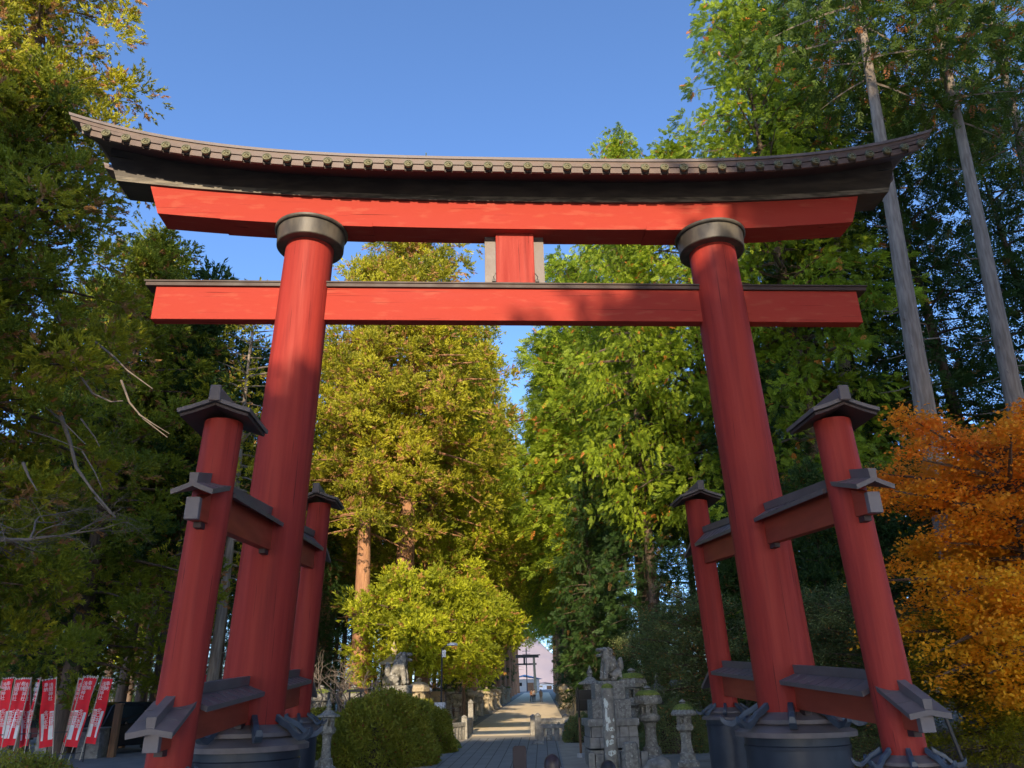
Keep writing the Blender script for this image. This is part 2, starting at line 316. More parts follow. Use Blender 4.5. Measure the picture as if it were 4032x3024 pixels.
def small(sg):
    for (y, zc, zt, yo) in ((TY-4.584, 1.60, 7.40, -1), (TY+4.584, 2.16, 8.02, 1)):
        p = pillar(sg, y, 5.986, .03, -.2, zt-.02, .345, .001, m_red_v, n=36)
        x = sg*(5.986-.03*zt)
        # gabled cap roof, ridge running front to back
        hw, y0, y1 = .64, y-.64, y+.64
        def gable(hwid, y0, y1, ze, zr, th, nm, par, mt, xc=x, ze1=None, zr1=None):
            ze1 = ze if ze1 is None else ze1; zr1 = zr if zr1 is None else zr1
            secs = []
            for (yy, e, r_) in ((y0, ze, zr), (y1, ze1, zr1)):
                q = []
                K = (-1, -.66, -.33, 0, .33, .66, 1)
                hz = lambda k: e+(r_-e)*(1-abs(k))**1.15
                q += [W(xc+hwid*k, yy, hz(k)) for k in K]
                q += [W(xc+hwid*k*.985, yy, hz(k)-th) for k in reversed(K)]
                secs.append(q)
            return MB().sweep(secs).build(nm, mt, par, smooth=30)
        g = gable(hw, y0, y1, zt+.05, zt+.27, .07, 'cap_roof', p, m_copper_s)
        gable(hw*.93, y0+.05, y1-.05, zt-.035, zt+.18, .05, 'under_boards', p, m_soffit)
        MB().box(W(x, y, zt+.36), (.17, 1.22, .22), taper=.85).build('ridge_box', m_copper_s, g, bevel=.015)
        for e in (-1, 1): MB().box(W(x, y+e*.66, zt+.33), (.21, .09, .30), taper=.9).build('ridge_end', m_copper_s, g, bevel=.02)
        drum(sg, sg*5.95, y, .60, zc, -.15, 8, tor, 0, .62)
    # ties running front to back
    for (zb, sl, hb, zr, rr, xx) in ((5.48, .067, .64, 6.38, .09, 5.815), (2.0, .052, .53, 2.90, .055, 5.925)):
        x = sg*xx
        secs = []
        for yy in (12.62, TY, TY*2-12.62):
            b = zb+sl*(yy-13.4); t = b+hb
            if yy in (12.62, TY*2-12.62): t -= .27
            secs.append([W(x-.105, yy, b), W(x+.105, yy, b), W(x+.105, yy, t), W(x-.105, yy, t)])
        # stubs are lower than the beam itself
        mb = MB()
        def seg(ya, yb, ta, tb, bb=0):
            q = [[W(x-.105, yy, zb+sl*(yy-13.4)+bb), W(x+.105, yy, zb+sl*(yy-13.4)+bb), W(x+.105, yy, zb+sl*(yy-13.4)+tt), W(x-.105, yy, zb+sl*(yy-13.4)+tt)] for yy, tt in ((ya, ta), (yb, tb))]
            mb.sweep(q)
        seg(12.66, 13.42, .34, hb); seg(13.42, 22.58, hb, hb); seg(22.58, 23.34, hb, .34)
        tie = mb.build('tie_beam', m_red_t, tor, bevel=.008)
        for yy in (12.60, 23.40):
            b = zb+sl*(yy-13.4); MB().box(W(x, yy, b+.18), (.225, .12, .37)).build('end_plate', m_grayend, tie, bevel=.008)
        hw = .345 if zb > 4 else .40
        def roof(ya, yb, ea, eb, ra, rb, n, hw=hw):
            secs = []
            for i in range(n+1):
                t = i/n; yy = ya+(yb-ya)*t; e = ea+(eb-ea)*t; r_ = ra+(rb-ra)*t-.15
                K = (-1, -.5, 0, .5, 1); hz = lambda k: e+(r_-e)*(1-abs(k))**1.1
                secs.append([W(x+hw*k, yy, hz(k)) for k in K]+[W(x+hw*k*.97, yy, hz(k)-.085) for k in reversed(K)])
            g = MB().sweep(secs).build('tie_roof', m_copper_s, tie, smooth=30)
            secs = []
            for i in range(n+1):
                t = i/n; yy = ya+(yb-ya)*(t*.97+.015); r_ = ra+(rb-ra)*t
                secs.append([W(x-.06, yy, r_-.17), W(x+.06, yy, r_-.17), W(x+.075, yy, r_), W(x-.075, yy, r_)])
            MB().sweep(secs).build('tie_ridge', m_copper_s, g)
            # plate seams
            mb = MB(); L = abs(yb-ya); nn = max(3, int(L/.42))
            for i in range(1, nn):
                t = i/nn; yy = ya+(yb-ya)*t; e = ea+(eb-ea)*t; r_ = ra+(rb-ra)*t-.15
                for s2 in (-1, 1):
                    mb.tube([W(x+s2*hw*k, yy, e+(r_-e)*(1-k)**1.1+.004) for k in (1, .6, .25)], .008, 4)
            mb.build('roof_seams', m_copper_s, g)
        e0 = zr-.18-.15
        ridge = lambda y: zr+rr*(y-13.75); eave = lambda y: (zr-.25 if zb > 4 else zr-.34)+.062*(y-13.75)
        roof(13.70, 17.36, eave(13.7), eave(17.36), ridge(13.7), ridge(17.36), 8)
        roof(18.64, 22.30, eave(18.64), eave(22.3), ridge(18.64), ridge(22.3), 8)
        ef, eb_, rf, rb_ = (5.89, 6.18, 6.18, 6.40) if zb > 4 else (2.23, 2.66, 2.44, 2.84)
        roof(12.42, 13.34, ef, eb_, rf, rb_, 4, .345)
        up = sl*(22.66-13.34)
        roof(23.58, 22.66, ef+up, eb_+up, rf+up, rb_+up, 4, .345)
        # wedges under the beam where it enters each post
        for yy, q in ((13.04, -1), (17.18, -1), (18.82, 1), (13.80, 1)):
            b = zb+sl*(yy-13.4); MB().box(W(x, yy, b-.055), (.13, .30, .10)).build('wedge', m_soffit, tie)
mirror(small)
# nuki, the lower cross beam
MB().box(W(0, TY, 12.29), (18.98, .31, .96)).build('lower_cross_beam', m_red_h, tor, bevel=.015)
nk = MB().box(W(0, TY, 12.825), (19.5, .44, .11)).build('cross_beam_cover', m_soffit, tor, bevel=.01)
MB().box(W(0, TY, 12.90), (19.56, .50, .04)).build('cover_lip', m_soffit, nk)
# gakuzuka, the middle strut
gk = MB().box(W(.015, TY-.06, 13.70), (1.06, .18, 1.70)).build('middle_strut', m_red_v, tor, bevel=.02)
for s2 in (-.665, .685): MB().box(W(s2, TY+.12, 13.73), (.30, .16, 1.62)).build('strut_side_board', m_copper_s, tor)
for s2 in (-1, 1):
    MB().tube([W(.015+s2*.535, TY-.17, 13.25), W(.015+s2*.60, TY-.2, 13.12), W(.015+s2*.585, TY-.18, 13.03)], .013, 6).box(W(.015+s2*.59, TY-.14, 13.02), (.1, .1, .07)).build('iron_hook', m_darkmetal, gk)
# shimaki (red) and kasagi (black) beams, curved
def rs(x): return .37*(abs(x)/9.75)**2.6
def curved(prof, Xf, rise, name, m, par, n=72, seam=None, xs=None):
    """prof: list of (y, z); Xf(z) gives the half length at that profile height"""
    secs = []
    for i in range(n+1):
        t = -1+2*i/n; q = []
        for (y, z) in prof:
            x = t*Xf(y, z); q.append(W(x, TY+y, z+rise(x)))
        secs.append(q)
    return MB().sweep(secs).build(name, m, par, smooth=25)
curved([(-.38, 14.54), (.38, 14.54), (.38, 15.40), (-.38, 15.40)], lambda y, z: 9.70+(z-14.54)*.38, rs, 'upper_cross_beam', m_red_h, tor)
# thicker splice pieces in the underside, as on the real beam
for (a, b) in ((-8.0, -3.9), (3.7, 7.7)):
    secs = []
    for i in range(13):
        x = a+(b-a)*i/12; z = 14.54+rs(x); secs.append([W(x, TY-.395, z-.025), W(x, TY+.395, z-.025), W(x, TY+.395, z+.11), W(x, TY-.395, z+.11)])
    MB().sweep(secs).build('beam_splice', m_red_h, tor)
kas = curved([(-.45, 15.402), (.45, 15.402), (.45, 16.16), (-.45, 16.16)], lambda y, z: 10.93+(z-15.4)*.42, lambda x: rs(x)*1.02, 'kasagi_beam', m_black, tor)
curved([(-.453, 15.404), (-.445, 15.404), (-.445, 15.56), (-.453, 15.56)], lambda y, z: 10.93+(z-15.4)*.42, lambda x: rs(x)*1.02, 'sunlit_fascia_strip', m_sunstrip, tor)  # thin strip added to carry the painted sunlight
def rr_(x): return 1.02*(abs(x)/11.55)**3.45
def mixr(z):   # soffit: blends the beam's curve into the eave's
    return rr_
roofp = [(-1.31, 15.74), (-.46, 16.13), (.46, 16.13), (1.31, 15.74), (1.31, 15.90), (.7, 16.28), (0, 16.62), (-.7, 16.28), (-1.31, 15.90)]
roof = curved(roofp, lambda y, z: 11.62+.18*(z-15.74), rr_, 'kasagi_roof', m_copper_s, tor, n=90)
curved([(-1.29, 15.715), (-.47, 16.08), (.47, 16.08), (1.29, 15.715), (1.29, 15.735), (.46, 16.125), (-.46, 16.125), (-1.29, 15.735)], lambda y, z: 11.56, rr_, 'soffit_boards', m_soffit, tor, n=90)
# inner board that hides the gap between beam top and soffit at the rising ends
curved([(-.448, 15.9), (.448, 15.9), (.448, 16.12), (-.448, 16.12)], lambda y, z: 11.25, lambda x: rr_(x)*.93+rs(x)*.05, 'packing_board', m_black, tor, n=72)
# eave fascias: two stacked copper boards
for (y0, z0, z1, X, nm, mt) in ((-1.335, 15.93, 16.035, 11.68, 'eave_board', m_copper), (-1.27, 16.04, 16.15, 12.02, 'verge_board', m_copper), (-1.30, 16.15, 16.235, 12.08, 'top_board', m_copper_s)):
    for s2 in (1, -1):
        ya, yb = (y0, y0+.5) if s2 > 0 else (-y0-.5, -y0)
        curved([(ya, z0), (yb, z0), (yb, z1), (ya, z1)], lambda y, z, X=X: X+.35*(z-z0), lambda x: rr_(x) if nm == 'eave_board' else rr_(x)*1.06, nm, mt, roof, n=90)
NT = 44; xs_t = [-11.47+i*(23.08/(NT-1)) for i in range(NT)]
mb = MB()
for i in range(NT-1):                 # flat tile edges between the round ones
    a, b = xs_t[i]+.11, xs_t[i+1]-.11
    for s2 in (-1, 1):
        q = []
        for x in (a, b):
            z = rr_(x)+15.70; q.append([W(x, TY+s2*1.37, z), W(x, TY+s2*1.30, z), W(x, TY+s2*1.30, z+.165), W(x, TY+s2*1.37, z+.165)])
        mb.sweep(q)
mb.build('flat_tiles', m_copper, roof)
mb = MB()
for x in xs_t:
    for s2 in (-1, 1):
        z = rr_(x)
        mb.tube([W(x, TY+s2*1.39, z+15.875), W(x, TY+s2*1.0, z+16.03), W(x, TY+s2*.5, z+16.33), W(x, TY+s2*.08, z+16.56)], .092, 8)
mb.build('round_tiles', m_copper_s, roof, smooth=40)
# ridge
curved([(-.22, 16.5), (.22, 16.5), (.20, 16.72), (-.20, 16.72)], lambda y, z: 12.0, rr_, 'roof_ridge', m_copper_s, roof)
# bronze tile end with three-comma crest
def tile_end_mesh():
    mb = MB(); Mx = Matrix.Rotation(rad(90), 4, 'X')
    mb.lathe([(.118, -.05), (.122, .018), (.112, .03), (.096, .03), (.092, .016), (.0, .016)], 28, M=Mx)
    for k in range(3):
        a0 = k*2*math.pi/3; pts = []; rr = []
        for j in range(9):
            t = j/8; a = a0+t*2.1; q = .034+.038*t; pts.append(Vector((q*math.cos(a), q*math.sin(a), .018))); rr.append(.026*(1-t)**.7+.003)
        mb.tube(pts, rr, 8, M=Mx)
    return mb.build('tile_end', m_bronze, roof, smooth=40)
te = tile_end_mesh(); te['label'] = 'round green bronze tile end with a three comma crest'
for i, x in enumerate(xs_t):
    o = te if i == 0 else te.copy()
    if i: COL.objects.link(o)
    o.location = W(x, TY-1.41, rr_(x)+15.87); o.rotation_euler = (0, 0, 0)
    o.rotation_euler = (rad(-8), -math.atan(3.45*1.02/11.55*(abs(x)/11.55)**2.45)*(1 if x > 0 else -1), 0)
# ------------------------------------------------------------------ trees
def mesh_quads(name, V, tint, m):
    """V: (n,4,3) leaf quads; tint: (n,) one value per leaf"""
    n = len(V); me = bpy.data.meshes.new(name)
    me.vertices.add(n*4); me.vertices.foreach_set('co', V.reshape(-1).astype(np.float32))
    me.loops.add(n*4); me.loops.foreach_set('vertex_index', np.arange(n*4, dtype=np.int32))
    me.polygons.add(n); me.polygons.foreach_set('loop_start', np.arange(0, n*4, 4, dtype=np.int32))
    a = me.attributes.new('tint', 'FLOAT', 'FACE'); a.data.foreach_set('value', tint.astype(np.float32))
    me.materials.append(m); me.update(calc_edges=True); return me
def nrm(a): return a/np.maximum(np.linalg.norm(a, axis=-1, keepdims=True), 1e-6)
def leaves(P, D, L, Wd, g, N=None):
    """kite shaped leaves from base P along D; N optional plane normal"""
    s = nrm(np.cross(D, nrm(g.normal(size=D.shape)) if N is None else N))
    mid = P+D*(L*.45)[:, None]; w_ = s*(Wd*.5)[:, None]
    return np.stack([P, mid+w_, P+D*L[:, None], mid-w_], 1)
def limbs(g, H, zb, Rf, nb, up=.35, droop=.9, bare=.0):
    """branch base, azimuth, length and shape"""
    t = (np.arange(nb)+g.random(nb))/nb; z = zb+(H-zb)*t**.92
    az = np.arange(nb)*2.39996+g.normal(size=nb)*.35
    ln = Rf(z)*g.uniform(.62, 1.18, nb)
    rise = up*(-.35+1.35*t)+g.normal(size=nb)*.12
    dr = droop*(1-t)**.6*g.uniform(.5, 1.3, nb)
    return z, az, ln, rise, dr
def limb_pt(z, az, ln, rise, dr, t):
    r = ln*t; zz = z+r*rise-dr*.12*ln*t*t*1.6
    return np.stack([r*np.cos(az), r*np.sin(az), zz], -1)
def crown(kind, seed, H, zb, Rf, nb, cr, nt, nl, L, Wd, m, name='crown', up=.35, droop=.9, t0=.35, dens=1.0, flat=.75, rust=.05, skip=0, ztint=0):
    g = np.random.default_rng(seed)
    z, az, ln, rise, dr = limbs(g, H, zb, Rf, nb, up, droop)
    C = []; A = []
    for i in range(nb):
        k = max(2, int(ln[i]/(cr*.95)*dens)); tt = np.linspace(t0 if ln[i] > 2 else .15, 1, k)
        p = limb_pt(z[i], az[i], ln[i], rise[i], dr[i], tt); p += g.normal(size=p.shape)*cr*.38*np.array([1, 1, .7])
        C.append(p); A.append(np.full(k, az[i]))
    C = np.concatenate(C); A = np.concatenate(A)
    if skip: kp = g.random(len(C)) > skip; C = C[kp]; A = A[kp]
    out = np.stack([np.cos(A), np.sin(A), np.zeros_like(A)], -1)
    R = cr*g.uniform(.55, 1.25, len(C)); ct = g.random(len(C))
    ci = np.repeat(np.arange(len(C)), nt); d = nrm(g.normal(size=(len(ci), 3))+out[ci]*.45+np.array([0, 0, .35]))
    T = C[ci]+d*(R[ci]*g.uniform(.35, 1.0, len(ci)))[:, None]*np.array([1, 1, flat]); tt_ = g.random(len(ci))
    isr = g.random(len(ci)) < rust*np.where(d[:, 2] < 0.1, 2.0, .6)
    li = np.repeat(np.arange(len(T)), nl); n = len(li)
    if kind == 'sugi':
        ax = nrm(d[li]+np.array([0, 0, .25])); s = g.random(n)
        Dd = nrm(ax*.9+g.normal(size=(n, 3))*.42); P = T[li]+ax*(s*L*1.6)[:, None]+g.normal(size=(n, 3))*L*.12
        V = leaves(P, Dd, L*g.uniform(.55, 1.15, n), Wd*g.uniform(.7, 1.3, n), g, nrm(d[li]*1.1+out[ci][li]*.5+g.normal(size=(n, 3))*.55))
    elif kind == 'frond':
        ax = nrm(d*.6+out[ci]*.5+np.stack([np.zeros(len(ci)), np.zeros(len(ci)), g.uniform(-1.0, .35, len(ci))], -1))
        nn = d*1.0+out[ci]*.8+g.normal(size=ax.shape)*.45+np.array([0, 0, .2]); nn = nrm(nn-ax*np.sum(nn*ax, 1, keepdims=True))
        j = np.tile(np.arange(nl), len(T)); s = (j//2*2+1)/(nl); sd_ = np.where(j % 2, 1, -1)
        side = np.cross(ax, nn)[li]*sd_[:, None]; FL = L*2.6
        P = T[li]+ax[li]*(s*FL)[:, None]; P[:, 2] -= (s**2)*FL*.22
        Dd = nrm(ax[li]*.75+side*.8+g.normal(size=(n, 3))*.16)
        V = leaves(P, Dd, L*(1.25-.75*s)*g.uniform(.8, 1.2, n), Wd*g.uniform(.8, 1.2, n), g, nn[li])
    else:   # broad leaves in flat layers
        P = T[li]+g.normal(size=(n, 3))*np.array([1, 1, .45])*L*2.2
        Dd = nrm(g.normal(size=(n, 3))*np.array([1, 1, .35])); 
        V = leaves(P, Dd, L*g.uniform(.7, 1.2, n), Wd*g.uniform(.8, 1.2, n), g, nrm(g.normal(size=(n, 3))*.5+np.array([0, 0, 1])))
    tint = np.clip(.55*ct[ci][li]*.8+.30*tt_[li]+.16*g.random(n), 0, .84); tint = np.clip(tint-ztint*((P[:, 2]-zb)/(H-zb)-.5), 0, .84) if ztint >= 0 else np.clip(tint*.55-ztint*((P[:, 2]-zb)/(H-zb)), 0, 1); tint[isr[li]] = .95
    return mesh_quads(name, V, tint, m), (z, az, ln, rise, dr)
def trunk_mesh(seed, H, r0, lb, m, name='trunk', twigs=.9, lean=0, rtop=.04, knots=0, n=14, limb_r=.028, stubs=0, stub_z=(3, 12)):
    g = random.Random(seed); mb = MB(); pts = []; rs_ = []
    ph = g.random()*6; wb = .22 if knots else .12
    for i in range(15):
        t = i/14; pts.append((wb*math.sin(ph+t*5), wb*math.cos(ph*2+t*4), -.6+H*t)); rs_.append(max(rtop, r0*(1-t)**.78*(1+.18*max(0, 1-t*14))))
    # roots flare
    vs0 = len(mb.v); mb.tube(pts, rs_, n)
    if lb is not None:
        z, az, ln, rise, dr = lb
        for i in range(len(z)):
            q = [tuple(limb_pt(z[i], az[i], ln[i], rise[i], dr[i], np.array([t]))[0]) for t in (0, .3, .62, twigs)]
            r = limb_r*ln[i]**.75+.012; mb.tube(q, [r, r*.8, r*.5, r*.2], 4, cap=False)
    for k in range(stubs):
        zz = g.uniform(*stub_z); a = g.random()*6.28; L = g.uniform(.4, 1.6); r = r0*(1-zz/H)**.8
        mb.tube([(r*.7*math.cos(a), r*.7*math.sin(a), zz), ((r+L*.5)*math.cos(a), (r+L*.5)*math.sin(a), zz+g.uniform(-.2, .1)), ((r+L)*math.cos(a+.2), (r+L)*math.sin(a+.2), zz+g.uniform(-.5, .1))], [.035, .025, .008], 4)
    for k in range(knots):
        zz = g.uniform(1, H*.7); a = g.random()*6.28; r = r0*(1-zz/H)**.78
        mb.lathe([(.05, 0), (.035, .05), (.01, .06)], 6, M=Matrix.Translation((r*.97*math.cos(a), r*.97*math.sin(a), zz)) @ Matrix.Rotation(a, 4, 'Z') @ Matrix.Rotation(rad(90), 4, 'Y'))
    o = mb.build(name, m, None, smooth=60); me = o.data; bpy.data.objects.remove(o); return me
PROTO = {}
def proto(key, crown_args, trunk_kw, r0, barkm, H, seed):
    cm, lb = crown(**crown_args); tm = trunk_mesh(seed, H, r0, lb, barkm, **trunk_kw); PROTO[key] = (tm, cm)
def prof(R, zb, H, p=.75, fl=.5):
    def f(z):
        s = np.clip((z-zb)/(H-zb), 0, 1); return R*((1-s)**p)*np.clip(fl+2.6*s, fl, 1)+.35
    return f
proto('near', dict(kind='sugi', seed=1, H=46, zb=5.0, Rf=prof(7.6, 5.0, 46, .95), nb=165, cr=1.2, nt=54, nl=19, L=.205, Wd=.062, m=m_sugi_y, rust=.14, flat=.72, dens=.85), dict(stubs=30), .75, m_bark_d, 44, 1)
proto('nearB', dict(kind='sugi', seed=2, H=30, zb=3.0, Rf=prof(6.0, 3.0, 30, .7), nb=115, cr=1.05, nt=48, nl=17, L=.20, Wd=.062, m=m_sugi, rust=.06, flat=.72, dens=.85), dict(stubs=20, stub_z=(1.5, 6)), .5, m_bark_d, 30, 2)
proto('sugi', dict(kind='sugi', seed=3, H=44, zb=16.5, Rf=prof(7.2, 16.5, 44, .5, .75), nb=125, cr=1.35, nt=42, nl=12, L=.34, Wd=.10, m=m_sugi_y, rust=.10, flat=.66, dens=.72, skip=.08), dict(stubs=16, stub_z=(3, 10), limb_r=.035), .85, m_bark_r, 42, 3)
proto('sugiB', dict(kind='sugi', seed=4, H=36, zb=6.5, Rf=prof(5.8, 6.5, 36, .5), nb=95, cr=1.3, nt=42, nl=12, L=.34, Wd=.10, m=m_sugi_b, rust=.09, flat=.66, dens=.72, skip=.08), dict(stubs=14, limb_r=.035), .55, m_bark_r, 36, 4)
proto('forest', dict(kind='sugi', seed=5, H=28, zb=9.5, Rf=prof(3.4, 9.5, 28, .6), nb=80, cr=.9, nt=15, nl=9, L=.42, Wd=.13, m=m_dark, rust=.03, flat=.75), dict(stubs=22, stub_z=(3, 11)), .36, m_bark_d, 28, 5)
proto('forestB', dict(kind='sugi', seed=6, H=30, zb=12, Rf=prof(3.0, 12, 30, .55), nb=70, cr=.9, nt=15, nl=9, L=.42, Wd=.13, m=m_sugi, rust=.05, flat=.75), dict(stubs=26, stub_z=(3, 12)), .34, m_bark_d, 30, 6)
proto('hinoki', dict(kind='frond', seed=7, H=44, zb=2.5, Rf=prof(6.8, 2.5, 44, .5, .6), nb=190, cr=1.15, nt=40, nl=16, L=.175, Wd=.068, m=m_hinoki, rust=.02, up=.25, droop=1.4, dens=.85), dict(stubs=12), .6, m_bark_d, 40, 7)
proto('hinokiB', dict(kind='frond', seed=8, H=34, zb=2.0, Rf=prof(6.0, 2.0, 34, .5, .6), nb=150, cr=1.1, nt=38, nl=16, L=.17, Wd=.064, m=m_hinoki, rust=.02, up=.2, droop=1.5, dens=.85), dict(stubs=6), .5, m_bark_d, 32, 8)
proto('avenue', dict(kind='frond', seed=21, H=44, zb=14, Rf=prof(6.3, 14, 44, .35, .55), nb=200, cr=1.15, nt=16, nl=10, L=.34, Wd=.15, m=m_hinoki, rust=.02, up=.2, droop=1.4, dens=.9), dict(stubs=10), .55, m_bark_r, 40, 21)
proto('avenueS', dict(kind='sugi', seed=22, H=44, zb=12, Rf=prof(6.1, 12, 44, .35, .55), nb=135, cr=1.25, nt=28, nl=9, L=.38, Wd=.12, m=m_sugi_b, rust=.06, flat=.7, dens=.8), dict(stubs=10), .6, m_bark_r, 40, 22)
proto('hinokiH', dict(kind='frond', seed=23, H=44, zb=13, Rf=prof(6.6, 13, 44, .5, .6), nb=175, cr=1.15, nt=40, nl=16, L=.18, Wd=.07, m=m_hinoki, rust=.02, up=.25, droop=1.5, dens=.85), dict(stubs=12), .6, m_bark_d, 40, 23)
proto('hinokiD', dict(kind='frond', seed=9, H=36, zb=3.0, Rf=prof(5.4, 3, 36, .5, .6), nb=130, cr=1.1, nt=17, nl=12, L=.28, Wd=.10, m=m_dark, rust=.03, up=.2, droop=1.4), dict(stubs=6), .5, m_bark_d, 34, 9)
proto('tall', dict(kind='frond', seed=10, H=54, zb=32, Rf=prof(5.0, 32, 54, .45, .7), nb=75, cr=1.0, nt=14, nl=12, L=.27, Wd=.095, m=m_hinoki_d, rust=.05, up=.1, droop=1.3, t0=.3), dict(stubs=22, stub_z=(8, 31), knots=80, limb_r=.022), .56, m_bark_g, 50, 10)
proto('larch', dict(kind='sugi', seed=11, H=27, zb=9, Rf=prof(4.2, 9, 27, .6), nb=70, cr=.9, nt=9, nl=8, L=.26, Wd=.08, m=m_sugi_y, rust=.08, flat=.45, skip=.25, up=.5), dict(stubs=8, limb_r=.03), .36, m_bark_g, 27, 11)
proto('bushy', dict(kind='sugi', seed=31, H=10.6, zb=4.6, Rf=lambda z: 4.6*np.clip(np.sin(np.clip((z-3.8)/6.8, 0, 1)*3.0), .2, 1)**.5, nb=60, cr=1.1, nt=34, nl=11, L=.34, Wd=.10, m=m_sugi_b, rust=.05, flat=.6, skip=.15), dict(stubs=8, stub_z=(1, 4)), .2, m_bark_d, 10, 31)
proto('shade', dict(kind='sugi', seed=15, H=28, zb=11, Rf=prof(4.6, 11, 28, .28, .9), nb=90, cr=1.3, nt=20, nl=8, L=.6, Wd=.28, m=m_sugi, rust=.03, flat=.8), dict(), .5, m_bark_d, 27, 15)
proto('forestS', dict(kind='sugi', seed=16, H=28, zb=6, Rf=prof(4.4, 6, 28, .3, .8), nb=90, cr=1.3, nt=16, nl=8, L=.6, Wd=.28, m=m_sugi, rust=.03, flat=.8), dict(), .5, m_bark_d, 27, 16)
proto('maple', dict(kind='leaf', seed=12, H=8.6, zb=1.6, Rf=lambda z: 4.3*np.clip(np.sin(np.clip((z-.6)/8.6, 0, 1)*3.0), .2, 1)**.6, nb=95, cr=.55, nt=20, nl=12, L=.125, Wd=.10, m=m_maple, rust=0, skip=.34, ztint=-.45, up=.45, droop=.7, t0=.3, flat=.5), dict(limb_r=.03), .22, m_bark_d, 8.2, 12)
proto('mapleG', dict(kind='leaf', seed=13, H=6, zb=.8, Rf=lambda z: 3.2*np.clip(np.sin(np.clip((z-.2)/6, 0, 1)*3.0), .2, 1)**.6, nb=50, cr=.7, nt=26, nl=12, L=.10, Wd=.08, m=m_maple_g, rust=0, up=.3, droop=.7, t0=.3, flat=.45), dict(limb_r=.03), .16, m_bark_d, 5.6, 13)
proto('shrubtree', dict(kind='leaf', seed=14, H=6.5, zb=.6, Rf=lambda z: 2.8*np.clip(np.sin(np.clip((z-.1)/6.5, 0, 1)*3.0), .3, 1)**.6, nb=60, cr=.7, nt=26, nl=12, L=.11, Wd=.06, m=m_lowleaf, rust=.05, up=.4, droop=.5, t0=.2, flat=.7), dict(limb_r=.03), .14, m_bark_d, 6.0, 14)
def tree(key, p, sc, label, cat='tree', group=None, rz=None, name=None, lean=(0, 0), sz=None, sink=0):
    nm = name or {'near': 'cedar_tree', 'nearB': 'cedar_tree', 'sugi': 'cedar_tree', 'sugiB': 'cedar_tree', 'forest': 'cedar_tree', 'forestB': 'cedar_tree', 'hinoki': 'cypress_tree', 'hinokiB': 'cypress_tree',
                  'hinokiD': 'cypress_tree', 'tall': 'cypress_tree', 'shade': 'cedar_tree', 'bushy': 'cedar_tree', 'forestS': 'cedar_tree', 'hinokiH': 'cypress_tree', 'avenue': 'cypress_tree', 'avenueS': 'cedar_tree', 'larch': 'larch_tree', 'maple': 'maple_tree', 'mapleG': 'maple_tree', 'shrubtree': 'evergreen_shrub'}[key]
    rz = random.Random(int(p[0]*131+p[1]*17)).random()*6.28 if rz is None else rz
    r = empty(nm, (p[0], p[1], gz(p[1])-sink), 0, label, cat, group, (sc, sc, sz or sc)); r.rotation_euler = (lean[1], lean[0], rz) if lean != (0, 0) else (0, 0, rz)
    if lean != (0, 0): r.rotation_mode = 'ZYX'; r.rotation_euler = (0, 0, 0); r.rotation_mode = 'XYZ'; r.rotation_euler = (lean[1], lean[0], rz)
    tm, cm = PROTO[key]; link('trunk', tm, r); link('crown', cm, r); return r
def col_at(u, v, y): p = at(u, v, y); return (p.x, y)
# left foreground
tree('near', col_at(-75, 600, 26), 1.0, 'tallest golden cedar rising past the left roof tip, cropped by the left edge', sz=1.0)
tree('nearB', col_at(285, 800, 43), 1.15, 'dark cedar behind the left end of the lower cross beam', sz=1.0)
tree('nearB', col_at(-130, 1000, 24), .85, 'dark low cedar at the left edge above the red banners')
tree('hinokiD', col_at(150, 1100, 44), .62, 'short dark cypress behind the red banners at left', rz=1)
tree('larch', col_at(540, 780, 46), 1.02, 'thin larch with open branches and pale trunk seen left of the left main post', group=None)
tree('larch', col_at(455, 900, 50), .95, 'open larch behind the left front small post')
tree('sugiB', col_at(400, 900, 62), .78, 'cedar crown filling the gap between the left small post and the big dark cedar')
G1 = 'slender cedars of the left forest'
rg = random.Random(5)
k = 0
for y, us in ((47, (60, 200, 345)), (56, (95, 275, 330, 480)), (66, (20, 150, 235, 405, 600)), (78, (75, 190, 300, 365, 560, 700)), (92, (30, 130, 250, 330, 420, 505, 640, 730)), (110, (0, 90, 170, 280, 390, 470, 610, 690))):
    for u in us:
        key = ('forest', 'forestB')[k % 2]; sc = rg.uniform(.9, 1.1); k += 1
        tree(key, col_at(u+rg.uniform(-9, 9), 1400, y), sc, 'slender dark cedar trunk standing in the left forest', group=G1)
# centre left cedar group
tree('sugi', col_at(783, 1250, 55), .80, 'cedar with a bare orange lit trunk left of the tree group in the gate', rz=.4)
tree('sugi', col_at(873, 1250, 59), 1.06, 'tallest cedar in the gate with a thick orange trunk', rz=2.4)
tree('sugiB', col_at(925, 1250, 66), .95, 'cedar right of the thick trunked cedar in the gate opening', rz=4)
tree('sugi', col_at(705, 1250, 70), .78, 'cedar standing just right of the left main post')
tree('avenueS', (ctr(77)-6.6, 77), 1.0, 'dark cedar beside the left edge of the avenue', rz=1.1)
G2 = 'avenue cedars on the left side'
for y in (88, 99, 111, 124, 138, 154, 172, 192, 214):
    tree('avenueS', (ctr(y)-6.0+min(1.1, max(0, y-85)*.02)-(.8 if int(y) % 2 else 0), y), rg.uniform(.92, 1.05), 'cedar in the far row along the left side of the avenue', group=G2)
tree('bushy', col_at(905, 1300, 53), .86, 'low bushy cedar lit in front of the thick orange trunk')
tree('bushy', col_at(1000, 1300, 56), .80, 'second low bushy cedar left of the avenue')
tree('hinokiD', col_at(690, 1300, 62), .45, 'small dark cypress beside the left back small post')
